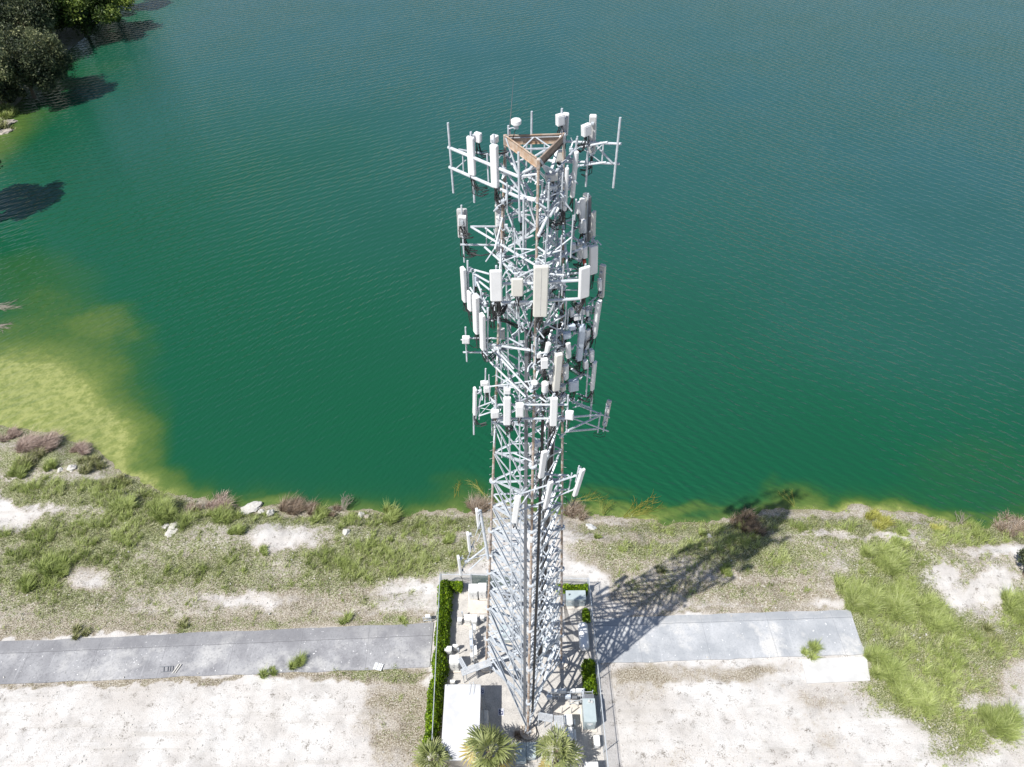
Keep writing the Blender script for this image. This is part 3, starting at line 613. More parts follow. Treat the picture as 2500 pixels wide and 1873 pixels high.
for P in (PY(1, 1380, 760, 29.3), PY(1, 1290, 940, 28), PY(1, 1380, 1050, 28.2), PY(1, 1200, 1130, 26.8), PY(1, 1270, 1060, 27.4), PY(1, 1050, 1250, 26.2)): clutter('T3', P, 10, .5)
panel(1, 394, 622, 412, 992, 28.7, 92, -35, 'white panel on the long top left pipes, nearer the end pole', group=None, w=.37)
panel(1, 625, 700, 640, 1112, 27.7, 90, -28, 'round-fronted white panel on the top left frame, beside the tower', dep=.22, group=None, w=.34)
radio(1, 470, 640, 29.0, 66, 120, 60, 'white radio behind the top left panel near the end pole', dep=.3)
radio(1, 632, 655, 28.2, 80, 95, 150, 'white radio behind the round-fronted top left panel', dep=.25)
radio(1, 1276, 465, 30.0, 92, 130, 25, 'white radio on the pole at the rear right top corner', dep=.25)
panel(1, 1335, 385, 1322, 600, 30.4, 42, 165, 'narrow panel behind the radio at the rear right top corner', w=.3)
panel(1, 1602, 403, 1588, 785, 30.3, 74, 170, 'white panel on the right arm of the top rear frame', w=.32, nc=6)
radio(1, 1532, 565, 29.8, 110, 130, 35, 'white radio in front of the panel on the top rear right arm', dep=.25, nc=6)
radio(1, 1278, 815, 28.6, 108, 120, 5, 'square beige radio facing out under the dark top beam', BEIGE, nc=5)
radio(1, 1190, 1025, 26.9, 125, 92, 10, 'grey box with a vent at the tower front below the top beams', GREYP, nc=4)
panel(1, 1437, 765, 1396, 1212, 28.6, 52, 75, 'taller round white antenna at the top right of the tower', rnd=True, dep=.2, w=.24, name='round_antenna')
panel(1, 1346, 925, 1322, 1342, 27.4, 40, 75, 'slimmer round white antenna left of the taller one, top right', rnd=True, dep=.2, w=.19, name='round_antenna')

# --- second level
arm('U1', 2, 335, 455, 29.3, 780, 455, 29.8, .055); arm('U1', 2, 345, 460, 29.3, 1110, 915, 25.6, .055); arm('U1', 2, 215, 670, 29.4, 740, 678, 29.8, .055); arm('U1', 2, 505, 700, 29.2, 900, 1050, 26.3, .055)
arm('U1', 2, 510, 470, 29.4, 610, 550, 29.1, .05); arm('U1', 2, 525, 480, 29.3, 525, 660, 29.4, .025, 'thin_brace'); arm('U1', 2, 540, 670, 29.4, 620, 600, 29, .02, 'thin_brace'); arm('U1', 2, 640, 630, 29, 940, 530, 27.4, .04)
arm('U1', 2, 790, 690, 27.6, 1080, 560, 27, .05); arm('U1', 2, 800, 330, 28, 930, 240, 28.4, .05); arm('U1', 2, 820, 320, 28, 1110, 235, 26.8, .05); arm('U1', 2, 930, 120, 26.6, 1100, 145, 26.4, .06)
pole('U1', 2, 226, 200, 262, 878, 29.6, .045); pole('U1', 2, 690, 60, 700, 770, 29.6, .045); pole('U1', 2, 968, 95, 962, 900, 26.4, .05); pole('U1', 2, 1000, 0, 990, 900, 27.4, .04)
clutter('U1', PY(2, 1130, 905, 25.6), 10, .4); clutter('U1', PY(2, 1150, 170, 26.3), 12, .5); clutter('U1', PY(2, 700, 600, 29.2), 10, .5); clutter('U1', PY(2, 880, 1050, 26.3), 8, .3); clutter('U1', PY(2, 730, 830, 28.4), 10, .5)
panel(2, 232, 245, 248, 582, 29.8, 148, 178, 'grey-backed panel at the far left of the second level, cables hanging below', GREYP, group=None, w=.50, nc=9)
radio(2, 237, 395, 29.35, 100, 130, 178, 'ribbed radio mounted on the grey-backed far left panel', WHITE, fins=True, nc=6)
panel(2, 685, 190, 690, 750, 29.9, 140, 178, 'tall pale panel behind the left leg below the top frame', BEIGE, w=.48)
radio(2, 690, 400, 29.4, 100, 130, 3, 'square white radio in front of the tall pale panel by the left leg', nc=6)
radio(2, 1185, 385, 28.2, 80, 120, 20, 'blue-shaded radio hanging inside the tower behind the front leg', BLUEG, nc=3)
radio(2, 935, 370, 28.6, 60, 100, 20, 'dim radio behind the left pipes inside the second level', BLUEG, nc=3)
panel(2, 1725, 75, 1720, 600, 30.3, 74, 120, 'dark-backed panel with tangled cables at the rear right', CABD, w=.5, dep=.2, nc=10)
radio(2, 1622, 240, 29.9, 76, 150, 20, 'light blue-grey radio left of the dark-backed panel', WHITE, nc=4)
panel(2, 1803, 275, 1795, 580, 29.8, 76, 60, 'cream panel with a sloping top at the right of the second level', BEIGE, w=.3, nc=4)
radio(2, 1680, 460, 29.3, 55, 175, 40, 'slim white radio between dark cables on the right', nc=5)
panel(2, 1800, 680, 1795, 1010, 28.7, 120, 22, 'broad white panel at the right edge between the second and front levels', group=None, w=.44, dep=.2, nc=6)
radio(2, 1690, 770, 28.3, 70, 150, 30, 'tall white radio left of the broad right edge panel', nc=4)
radio(2, 1690, 880, 28.2, 36, 60, 30, 'small red-topped junction box under the right edge radio', RED_, nc=0, dep=.1, name='junction_box', cat='junction box')
pole('U2', 2, 1592, 130, 1558, 600, 29.9, .045); pole('U2', 2, 1735, 60, 1712, 700, 30.1, .045); pole('U2', 2, 1690, 560, 1680, 900, 29, .045); pole('U2', 2, 1270, 0, 1240, 820, 26.8, .05); pole('U2', 2, 1345, 200, 1340, 610, 28.2, .05)
arm('U2', 2, 1310, 450, 29.4, 1570, 360, 30.2, .05); arm('U2', 2, 1440, 580, 29.0, 1640, 440, 30, .06); arm('U2', 2, 1500, 560, 29.6, 1690, 660, 28.7, .06); arm('U2', 2, 1195, 915, 25.6, 1690, 700, 28.6, .055); arm('U2', 2, 1430, 390, 28.5, 1502, 1060, 26.2, .055); arm('U2', 2, 1510, 790, 28.6, 1650, 870, 28.2, .055); arm('U2', 2, 1530, 600, 29, 1640, 830, 28.5, .02, 'thin_brace'); arm('U2', 2, 1290, 1000, 26.3, 1420, 560, 28.5, .06); arm('U2', 2, 1190, 880, 25.8, 1350, 500, 28.4, .06); arm('U2', 2, 1180, 840, 26, 1350, 720, 28.2, .05)
for P in (PY(2, 1390, 700, 28.6), PY(2, 1660, 660, 28.8), PY(2, 1400, 330, 28.4), PY(2, 1790, 640, 28.9)): clutter('U2', P, 12, .55)

# --- front (middle) level
arm('M1', 3, 720, 355, 25.1, 1080, 350, 25.1, .07); arm('M1', 3, 1080, 345, 25.1, 1680, 312, 25.3, .07); arm('M1', 3, 720, 580, 25.1, 1080, 570, 25.1, .07); arm('M1', 3, 1080, 566, 25.1, 1680, 530, 25.3, .07)
arm('M1', 3, 900, 280, 26, 1075, 190, 25.2, .05); arm('M1', 3, 970, 305, 26, 1075, 235, 25.2, .05); arm('M1', 3, 905, 620, 26, 1075, 470, 25.3, .05); arm('M1', 3, 730, 600, 25.3, 900, 770, 25.8, .05); arm('M1', 3, 770, 460, 25.4, 890, 740, 26.2, .05); arm('M1', 3, 1260, 440, 25.3, 1390, 330, 26.5, .05); arm('M1', 3, 1230, 820, 26, 1330, 600, 25.6, .05); arm('M1', 3, 980, 460, 25.4, 1040, 370, 25.2, .02, 'thin_brace')
pole('M1', 3, 640, 140, 667, 820, 25.05, .045); pole('M1', 3, 885, 480, 888, 770, 25.15, .045); pole('M1', 3, 1180, 200, 1165, 790, 25.1, .05); pole('M1', 3, 1705, 120, 1640, 780, 25.4, .045)
for P in (PY(3, 1350, 400, 26.6), PY(3, 1390, 640, 26.6), PY(3, 640, 600, 25.6), PY(3, 940, 590, 25.5), PY(3, 880, 260, 26.2), PY(3, 530, 600, 26.6), PY(3, 1340, 250, 27)): clutter('M1', P, 12, .55)
panel(3, 635, 198, 643, 552, 24.85, 150, 2, 'broad white panel left of centre on the front frame', group=None, dep=.17, nc=10)
panel(3, 892, 295, 892, 495, 24.9, 145, 0, 'square beige panel beside the big central panel', BEIGE, group=None, dep=.14, nc=4)
panel(3, 1178, 150, 1162, 735, 24.75, 182, 2, 'biggest white panel, upright in the centre of the front frame', BEIGE, group=None, dep=.2, nc=8, seam=True)
panel(3, 1697, 160, 1682, 515, 25.1, 145, 24, 'broad white panel on the right end of the front frame', group=None, dep=.16, nc=8)
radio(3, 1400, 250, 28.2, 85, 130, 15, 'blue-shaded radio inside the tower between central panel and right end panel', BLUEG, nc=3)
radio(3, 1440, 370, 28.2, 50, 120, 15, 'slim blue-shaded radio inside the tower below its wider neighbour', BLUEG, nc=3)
radio(3, 1335, 385, 27.2, 80, 70, 10, 'pale radio under the pipe right of the central panel', WHITE, nc=3)
panel(3, 1912, 130, 1888, 510, 29.0, 84, 150, 'beige cylinder-backed antenna at the far right of the front level', BEIGE, w=.32, dep=.2, nc=3)
radio(3, 1872, 375, 28.6, 48, 150, 20, 'slim radio clamped beside the far right beige antenna', nc=2)
panel(3, 243, 168, 265, 560, 27.7, 70, -62, 'uppermost of the four edge-on white panels at the left', w=.36, dep=.2, nc=4)
panel(3, 318, 450, 325, 668, 27.1, 62, -55, 'shortest of the four edge-on white panels at the left', w=.34, dep=.12, nc=3)
panel(3, 392, 500, 407, 935, 26.5, 82, -62, 'longest of the four edge-on white panels at the left', w=.38, dep=.24, nc=5)
panel(3, 472, 718, 480, 1130, 26.0, 66, -62, 'lowest of the four edge-on white panels at the left', w=.34, dep=.2, nc=5)
radio(3, 405, 320, 27.9, 55, 150, -30, 'narrow radio behind the uppermost left edge-on panel', BLUEG, nc=4)
pole('M2', 3, 299, 80, 312, 500, 27.7, .045); pole('M2', 3, 368, 240, 378, 495, 27.3, .045); pole('M2', 3, 545, 640, 530, 1280, 26.1, .045); pole('M2', 3, 460, 420, 470, 900, 26.6, .045)
arm('M2', 3, 345, 180, 28, 560, 240, 27.2, .05); arm('M2', 3, 380, 240, 27.8, 560, 340, 27, .05); arm('M2', 3, 430, 320, 27.5, 565, 430, 26.6, .05); arm('M2', 3, 400, 470, 27.2, 520, 600, 26.4, .05); arm('M2', 3, 410, 330, 27.2, 520, 600, 26.4, .05); arm('M2', 3, 330, 400, 27.4, 520, 700, 26.2, .05); arm('M2', 3, 550, 500, 27.4, 480, 470, 27.1, .05)
for P in (PY(3, 330, 200, 27.8), PY(3, 520, 620, 26.5), PY(3, 560, 760, 26.3), PY(3, 520, 1110, 26.2)): clutter('M2', P, 10, .45)
panel(3, 1868, 560, 1806, 985, 27.6, 85, 62, 'long white panel slanting at the far right below the beige antenna', w=.36, dep=.22, nc=5)
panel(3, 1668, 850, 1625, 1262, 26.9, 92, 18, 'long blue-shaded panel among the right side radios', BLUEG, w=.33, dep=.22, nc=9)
panel(3, 1497, 1060, 1505, 1235, 26.3, 60, 30, 'short white panel left of the long shaded panel', w=.26, nc=3)
panel(3, 1476, 1320, 1472, 1490, 26.0, 76, 45, 'short tilted white panel right of the tall grey-white one', w=.3, nc=3)
panel(3, 1388, 1190, 1350, 1618, 25.3, 96, 18, 'tall grey-white panel standing at the front right of the cable clutter', BEIGE, w=.38, dep=.24, nc=5)
panel(3, 1818, 1285, 1785, 1615, 27.2, 48, 60, 'slim white panel at the lower right above the truss arms', w=.3, dep=.16, nc=6)
radio(3, 1538, 705, 27.2, 62, 110, 20, 'upright white radio over the black cables on the right', nc=7)
radio(3, 1672, 690, 27.6, 50, 90, 15, 'left one of the small white radio pair at the right', nc=4)
radio(3, 1722, 705, 27.6, 44, 90, 15, 'right one of the small white radio pair at the right', nc=4)
radio(3, 1540, 880, 26.7, 92, 70, 20, 'upper of two rounded grey radios left of the shaded panel', BLUEG, nc=3)
radio(3, 1482, 975, 26.5, 96, 85, 15, 'lower of two rounded grey radios left of the shaded panel', BLUEG, nc=3)
radio(3, 1770, 1215, 27.3, 55, 160, 25, 'tall narrow radio with a blue-shaded top at the right', nc=3)
radio(3, 1702, 1320, 27.0, 62, 110, 20, 'rounded radio with a blue-shaded top, lower right', nc=4)
radio(3, 1213, 1310, 25.0, 82, 120, 6, 'white radio with a ribbed side near the front leg', fins=True, nc=5)
radio(3, 1257, 1210, 25.4, 66, 55, 8, 'dark finned radio just above the white one near the front leg', CABD, fins=True, nc=0)
radio(3, 1560, 1570, 26.2, 120, 140, 12, 'wide blue-shaded radio above the right truss arms', BLUEG, nc=6)
radio(3, 1432, 1600, 25.8, 80, 80, 35, 'small beige box between the tall panel and the wide shaded radio', BEIGE, nc=3)
radio(3, 715, 960, 28.4, 60, 130, 10, 'grey-white radio behind the left leg by the thick black cables', GREYP, nc=2)
panel(1, 1500, 1220, 1490, 1560, 29.9, 40, 30, 'narrow panel glimpsed between the radios at the top of the second right level', w=.3, nc=5)
radio(1, 1275, 985, 28.3, 75, 95, 10, 'pale box just under the square beige radio', nc=6)
radio(1, 1215, 1130, 27.0, 60, 80, 20, 'small pale box under the vented grey box', nc=5)
panel(2, 1640, 620, 1632, 860, 29.0, 46, 20, 'short panel behind the tall white radio at the right', w=.26, nc=4)
radio(2, 1560, 700, 28.8, 60, 90, 15, 'pale radio left of the short panel at the right', nc=5)
radio(3, 1610, 640, 27.4, 60, 100, 10, 'white radio under the right end of the front frame', nc=7)
radio(3, 1590, 760, 27.1, 60, 80, 10, 'pale radio tucked between the upright radio and the long shaded panel', nc=5)
panel(3, 1735, 900, 1715, 1130, 27.4, 50, 40, 'short panel behind the long shaded one', w=.28, nc=6)
radio(3, 1300, 1500, 25.5, 60, 110, 10, 'white radio hidden left of the tall grey-white panel', nc=6)
radio(3, 1150, 1210, 25.6, 60, 70, 10, 'little pale box beside the front leg at the standoff arms', nc=4)
radio(4, 1430, 930, 26, 80, 100, 10, 'pale radio behind the right upright lower panel', nc=6)
radio(4, 1120, 1060, 25.7, 70, 90, 0, 'pale radio behind the level pipe at the tower middle', nc=6)
def cyl(k, x0, y0, x1, y1, Yd, r, label, cat='antenna', name='cylinder_antenna', m_=None):
    A = PY(k, x0, y0, Yd); B = PY(k, x1, y1, Yd); T = thing(name, label, cat, B); d = (A - B).normalized(); b = MB()
    b.tube(B, A - d * r * .4, r * .85, r, 20); b.tube(A - d * r * .4, A, r, r * .6, 20); b.build('radome', m_ or WHITE, T)
    b = MB(); b.tube(B - d * .15, B, r * .5, r * .7, 12); b.box(B - d * .25, .12, .12, .12, bev=.01); b.build('base', GALV, T); cables(T, B - d * .2, 3, tocentre(B) * .4, .4, .05)
cyl(3, 1268, 1055, 1243, 1160, 25.3, .14, 'stubby white cylinder leaning by the front leg')
cyl(4, 1225, 745, 1215, 850, 25.2, .19, 'fat white cylinder left of the tall grey-white panel foot')
cyl(4, 1097, 735, 1097, 760, 25.3, .19, 'small round white dome on the front leg bracket', name='dome_antenna')
pole('M3', 3, 1790, 560, 1770, 720, 27.8, .045); pole('M3', 3, 1650, 510, 1638, 740, 27, .045); pole('M3', 3, 1668, 730, 1660, 850, 27.1, .045); pole('M3', 3, 1445, 1020, 1436, 1200, 26.6, .045); pole('M3', 3, 1735, 1300, 1710, 1690, 27.2, .045); pole('M3', 3, 1320, 1150, 1310, 1380, 25.6, .045); pole('M3', 3, 1700, 930, 1690, 1330, 27.3, .045); pole('M3', 3, 1800, 1150, 1775, 1800, 27.4, .05); pole('M3', 3, 1112, 1000, 1105, 1330, 25.6, .045)
arm('M3', 3, 1310, 1050, 26.4, 1500, 830, 27.6, .05); arm('M3', 3, 1740, 590, 27.6, 1850, 500, 28.8, .04); arm('M3', 3, 1390, 1590, 25.6, 1640, 1450, 27, .05); arm('M3', 3, 1540, 1370, 26.6, 1640, 1440, 27.2, .06); arm('M3', 3, 1110, 1190, 25.6, 1240, 1170, 25.4, .05); arm('M3', 3, 1290, 1250, 25.6, 1400, 1280, 26, .05); arm('M3', 3, 1440, 180, 28, 1600, 180, 28.6, .04); arm('M3', 3, 1440, 245, 27.8, 1620, 228, 26.4, .05); arm('M3', 3, 1440, 430, 27.6, 1600, 432, 28, .03); arm('M3', 3, 1330, 1110, 26, 1440, 1080, 26.5, .04)
for P in (PY(3, 1600, 780, 27.2), PY(3, 1570, 950, 26.9), PY(3, 1740, 640, 27.8), PY(3, 1740, 780, 27.7), PY(3, 1260, 1250, 25.4), PY(3, 1100, 1080, 25.8), PY(3, 1100, 1330, 25.6), PY(3, 1300, 1420, 25.4), PY(3, 1660, 1440, 27.1), PY(3, 1700, 1180, 27.2), PY(3, 1370, 1040, 26.7), PY(3, 1540, 1130, 26.6)): clutter('M3', P, 13, .6)

# --- left standoff arms
arm('L1', 3, 325, 1002, 28.6, 870, 1006, 28.8, .05); arm('L1', 3, 220, 1022, 28.5, 330, 1022, 28.5, .04); arm('L1', 3, 245, 1170, 28.5, 640, 1172, 28.5, .05); arm('L1', 3, 560, 1075, 26.9, 1050, 1148, 25.4, .06); arm('L1', 3, 570, 1110, 26.9, 1060, 1645, 25.0, .055); arm('L1', 3, 700, 1200, 26.4, 850, 1370, 25.8, .055)
arm('L1', 3, 480, 1195, 26.9, 990, 1700, 24.9, .055); arm('L1', 3, 550, 1200, 27, 660, 1290, 26.9, .04); arm('L1', 3, 590, 1150, 27, 620, 1250, 26.9, .02, 'thin_brace'); arm('L1', 3, 480, 1190, 26.8, 570, 1090, 26.9, .05)
pole('L1', 3, 275, 870, 292, 1280, 28.4, .045); clutter('L1', PY(3, 520, 1140, 26.9), 12, .5); clutter('L1', PY(3, 700, 1320, 27.6), 10, .4); clutter('L1', PY(4, 1060, 860, 25.1), 10, .5)
radio(3, 281, 1030, 28.2, 88, 90, 2, 'translucent white box on the lone left pole', nc=1)

# --- lower front frame
arm('L2', 4, 640, 1015, 24.75, 1490, 1015, 24.75, .06); arm('L2', 4, 650, 1182, 24.8, 1490, 1178, 24.8, .06); arm('L2', 4, 930, 975, 24.9, 1060, 905, 25.4, .05); arm('L2', 4, 1060, 905, 25.4, 1130, 905, 25.4, .06); arm('L2', 4, 1130, 905, 25.4, 1240, 985, 24.9, .05); arm('L2', 4, 850, 860, 25.6, 1000, 810, 26.4, .04)
pole('L2', 4, 630, 905, 640, 1080, 24.7, .045); pole('L2', 4, 775, 800, 772, 1270, 24.75, .045); pole('L2', 4, 920, 905, 920, 1360, 24.75, .045); pole('L2', 4, 1335, 880, 1318, 1310, 24.75, .045); pole('L2', 4, 1497, 900, 1478, 1340, 24.8, .05)
for x, y, Yd in ((660, 1040, 24.9), (900, 990, 25), (1280, 960, 25), (1180, 1060, 25.6), (1080, 980, 25.4), (1420, 1010, 25.4), (1440, 930, 25.6), (680, 1180, 25), (1400, 1180, 25), (1150, 1120, 25.6), (1010, 1060, 25.4)): clutter('L2', PY(4, x, y, Yd), 12, .5)
panel(4, 772, 930, 770, 1248, 24.5, 92, 1, 'left one of two upright white panels on the lower front frame', group=None, dep=.17, nc=5)
panel(4, 1332, 938, 1320, 1258, 24.5, 92, 2, 'right one of two upright white panels on the lower front frame', group=None, dep=.17, nc=5)
radio(4, 770, 855, 24.7, 82, 75, 3, 'white box on top of the left upright lower panel', nc=0)
radio(4, 625, 1130, 24.6, 96, 95, 8, 'white box at the left end of the lower front frame', nc=2)
radio(4, 920, 1085, 24.5, 96, 160, 1, 'white box between the two upright lower panels', nc=3)
radio(4, 1512, 1145, 24.7, 100, 100, -15, 'white box at the right end of the lower front frame', nc=2)

# --- small left frame
arm('L3', 4, 420, 1045, 28.2, 640, 962, 27.6, .045); arm('L3', 4, 430, 1150, 28.2, 640, 1082, 27.6, .045); arm('L3', 4, 380, 1240, 28.2, 462, 920, 28.2, .045); arm('L3', 4, 440, 1050, 28.2, 580, 1080, 27.8, .02, 'thin_brace'); arm('L3', 4, 440, 1140, 28.2, 560, 1010, 27.8, .02, 'thin_brace'); arm('L3', 4, 550, 900, 28, 640, 1010, 27.5, .04)
pole('L3', 4, 515, 585, 508, 1010, 28.1, .045); pole('L3', 4, 372, 880, 375, 1368, 28.3, .055); pole('L3', 4, 438, 940, 438, 1190, 28.2, .035)
clutter('L3', PY(4, 450, 860, 28.1), 13, .5); clutter('L3', PY(4, 600, 990, 27.7), 8, .3)
panel(4, 387, 820, 380, 1125, 28.2, 50, -70, 'slim white panel at the far left above the bare pole', w=.34, dep=.16, nc=4)
radio(4, 500, 768, 28.0, 92, 55, 8, 'upper of two stacked white radios on the small left frame', nc=0)
radio(4, 532, 835, 27.9, 84, 80, 8, 'lower of two stacked white radios on the small left frame', nc=5)

# --- right truss
arm('L4', 4, 1600, 880, 28.9, 1790, 950, 28.4, .045); arm('L4', 4, 1560, 975, 28.4, 1780, 1060, 28.2, .045); arm('L4', 4, 1590, 1010, 28.4, 1900, 1132, 28.2, .05); arm('L4', 4, 1550, 1160, 26.8, 1890, 1134, 28.2, .06); arm('L4', 4, 1500, 1318, 26.4, 1870, 1146, 28.2, .06); arm('L4', 4, 1490, 1332, 26.4, 1850, 1302, 28.2, .06); arm('L4', 4, 1560, 1180, 27, 1975, 1330, 28.2, .045); arm('L4', 4, 1470, 1340, 26.3, 1400, 1410, 27.2, .05)
arm('L4', 4, 1570, 1000, 28.3, 1660, 930, 28.4, .04); arm('L4', 4, 1660, 930, 28.4, 1660, 1020, 28.3, .03); arm('L4', 4, 1550, 1050, 28.2, 1660, 1020, 28.3, .035); arm('L4', 4, 1880, 1130, 28.2, 1990, 1168, 28.4, .04)
pole('L4', 4, 1780, 880, 1760, 1180, 28.4, .055); pole('L4', 4, 1880, 1105, 1848, 1345, 28.2, .045); pole('L4', 4, 1955, 1000, 1915, 1335, 28.4, .04)
panel(4, 1988, 962, 1930, 1262, 28.5, 56, 160, 'grey-backed panel at the tip of the right truss', GREYP, w=.28, dep=.15, nc=2)
clutter('L4', PY(4, 1560, 960, 28.2), 10, .4); clutter('L4', PY(4, 1420, 1390, 27), 8, .3)

# --- slanting lower frame
arm('N1', 5, 880, 775, 24.7, 1045, 590, 26.4, .075); arm('N1', 5, 890, 760, 24.7, 1520, 555, 25.9, .05); arm('N1', 5, 870, 920, 24.7, 1090, 570, 26.4, .05); arm('N1', 5, 860, 960, 24.7, 1480, 712, 25.9, .05); arm('N1', 5, 1150, 545, 26.5, 1420, 555, 26.2, .06); arm('N1', 5, 1280, 720, 26.4, 1420, 712, 26.2, .06); arm('N1', 5, 1420, 560, 26.2, 1450, 610, 25.9, .06); arm('N1', 5, 1260, 640, 26, 1500, 550, 25.9, .045); arm('N1', 5, 870, 390, 25.6, 1020, 350, 25.8, .04); arm('N1', 5, 870, 500, 25.6, 1010, 465, 25.8, .04)
pole('N1', 5, 1455, 530, 1415, 750, 25.9, .045); pole('N1', 5, 1537, 448, 1498, 630, 25.8, .045); pole('N1', 5, 1190, 620, 1160, 900, 25.3, .045); pole('N1', 5, 860, 770, 830, 1080, 24.7, .045); pole('N1', 5, 1060, 330, 1045, 790, 26, .06)
for x, y, Yd in ((1010, 400, 26), (1090, 330, 26), (1060, 560, 26.2), (1540, 490, 25.8), (1290, 660, 26), (1050, 700, 26)): clutter('N1', PY(5, x, y, Yd), 10, .4)
panel(5, 1150, 285, 1108, 575, 25.3, 70, 25, 'white panel against the tower middle, just below the truss level', w=.36, dep=.2, nc=4)
panel(5, 1222, 630, 1160, 918, 25.2, 72, 35, 'white panel leaning at the right inside the lower slanting frame', w=.34, dep=.18, nc=2)
panel(5, 1580, 490, 1490, 780, 25.6, 66, 35, 'white panel alone at the right tip of the slanting frame', w=.34, dep=.18, nc=1)
panel(5, 850, 790, 808, 1082, 24.4, 76, -8, 'white panel at the left end of the slanting frame', w=.36, dep=.18, nc=2)
radio(5, 1062, 205, 25.9, 80, 70, 15, 'upper rounded radio beside the panel at the tower middle', WHITE, nc=2, dep=.3)
radio(5, 1018, 265, 25.7, 95, 95, 15, 'lower rounded radio beside the panel at the tower middle', WHITE, nc=4, dep=.3)
radio(5, 988, 1285, 24.4, 52, 52, 0, 'small white box strapped on the front leg', nc=0, dep=.2)

# --- lowest left frame
arm('N2', 5, 425, 950, 29.4, 515, 1490, 28.3, .11); arm('N2', 5, 275, 1530, 28.6, 490, 1360, 29, .07); arm('N2', 5, 300, 1620, 28.6, 495, 1440, 29, .05); arm('N2', 5, 290, 1500, 28.6, 495, 1440, 29, .05); arm('N2', 5, 395, 1160, 29.2, 450, 1020, 29.2, .03); arm('N2', 5, 280, 1500, 28.8, 360, 1290, 29, .04); arm('N2', 5, 340, 1330, 29, 360, 1400, 28.9, .04); arm('N2', 5, 220, 1620, 28.6, 280, 1500, 28.7, .04); arm('N2', 5, 370, 1230, 29, 440, 1040, 29.2, .03, 'thin_brace'); arm('N2', 5, 390, 1300, 29, 450, 1160, 29.2, .03, 'thin_brace'); arm('N2', 5, 495, 1440, 29, 560, 1470, 28.8, .07)
panel(5, 385, 940, 408, 1140, 29.3, 36, -75, 'highest of three pale panels on the lowest left frame', w=.36, dep=.2, nc=1, group='edge-on panels on the lowest left frame')
panel(5, 285, 1205, 306, 1400, 28.9, 34, -75, 'middle one of three pale panels on the lowest left frame', w=.36, dep=.2, nc=1, group='edge-on panels on the lowest left frame')
panel(5, 178, 1470, 206, 1665, 28.5, 34, -75, 'lowest of three pale panels on the lowest left frame', w=.36, dep=.2, nc=1, group='edge-on panels on the lowest left frame')
for x, y, Yd in ((420, 960, 29.2), (320, 1220, 28.9), (215, 1490, 28.6), (260, 1530, 28.6)): clutter('N2', PY(5, x, y, Yd), 7, .3)

# tie-back pipes between the frames and the tower legs
def web(key, zc, n, rmax, a0=0., a1=360.):
    for q in range(n):
        i = random.randrange(3); za = zc + random.uniform(-.7, .7); A = cor(i, za) ; a = math.atan2(A.y - CY, A.x - CX) + R_(random.uniform(-70, 70)); rr = random.uniform(.6, 1) * rmax
        B = V((CX + rr * math.cos(a), CY + rr * math.sin(a), zc + random.uniform(-.8, .8))); b = MB(); b.tube(A, B, random.choice((.028, .035, .045)), n=7); b.build('tie_pipe', GALV, FR[key])
        if q % 2 == 0: b = MB(); b.tube(B - ZV * random.uniform(.6, 1.3), B + ZV * random.uniform(.5, 1.1), .035, n=7); b.build('mount_pipe', GALV, FR[key])
ZV = V((0, 0, 1))
web('T3', 52.6, 9, 1.9); web('U2', 50.6, 14, 2.2); web('M1', 49.2, 14, 2.4); web('M3', 46.6, 16, 2.5); web('L1', 45.2, 8, 2.5); web('L2', 42.4, 14, 2.6); web('N1', 36.5, 8, 2.6)
for key, zc in (('T3', 52.6), ('U2', 50.4), ('M1', 49.0), ('M3', 47.2), ('M3', 45.8), ('L2', 42.6), ('L2', 43.6)):
    for q in range(4):
        a = random.uniform(0, 6.28); rr = random.uniform(.5, 1.7); clutter(key, V((CX + rr * math.cos(a) + .3, CY - .3 + rr * math.sin(a), zc + random.uniform(-.5, .5))), 12, .6)
# ---------------------------------------------------------------- vertical cable runs
def run(name, label, xs, Yf, z0, z1, r, m_, parent_cat='cable'):
    """xs: list of (x offset list at bottom/top) straight lines in one plane"""
    T = thing(name, label, parent_cat, (CX, CY, 0)); b = MB()
    for (xa, ya), (xb, yb) in xs:
        pts = []
        for q in range(13):
            t = q / 12; pts.append(V((xa + (xb - xa) * t + (random.random() - .5) * .025, ya + (yb - ya) * t, z0 + (z1 - z0) * t)))
        b.path(pts, r, 5)
    b.build('cables', m_, T); return T
zb = 3.4
def lp(i, j, t, z, off): # point on a tower face, inside by off
    a = cor(i, z); c = cor(j, z); N = fnorm(i, j); P = a + (c - a) * t + N * off; return (P.x, P.y)
T = thing('cable_ladder', 'light steel ladder carrying many dark cables inside the rear face', 'cable ladder', (CX, CY, 0))
def A_(k, x, y, Yd): q = PY(k, x, y, Yd); return q
xl, xr = PY(4, 1235, 1450, 28.6).x, PY(4, 1325, 1450, 28.6).x
for sx_ in (xl - .06, xr + .06):
    b = MB(); b.bar(V((sx_, 28.7, .2)), V((sx_, 28.7, 48)), .05, .05, (0, 1, 0)); b.build('side_rail', GALV, T)
b = MB(); z = .6
while z < 48: b.bar(V((xl - .06, 28.72, z)), V((xr + .06, 28.72, z)), .04, .03); z += .9
b.build('rungs', GALV, T)
b = MB()
for q in range(14):
    x_ = xl + (xr - xl) * q / 13; b.path([V((x_ + (random.random() - .5) * .03, 28.62 + (random.random() - .5) * .05, z_)) for z_ in np.linspace(2.8, 34 + q * .9, 12)], .024, 5)
b.build('cables', BLACK, T)
T = run('cable_bundle', 'black pair of cables running down just right of the front leg', [(lp(0, 2, .07 + .022 * q, zb, .12), lp(0, 2, .28 + .03 * q, 45, .1)) for q in range(3)], 0, 3, 45, .042, BLACK)
T = run('cable_bundle', 'dark grey conduit running down just left of the front leg', [(lp(0, 1, .035 + .02 * q, zb, .14), lp(0, 1, .14 + .03 * q, 45, .12)) for q in range(3)], 0, 2.5, 46, .042, CABD)
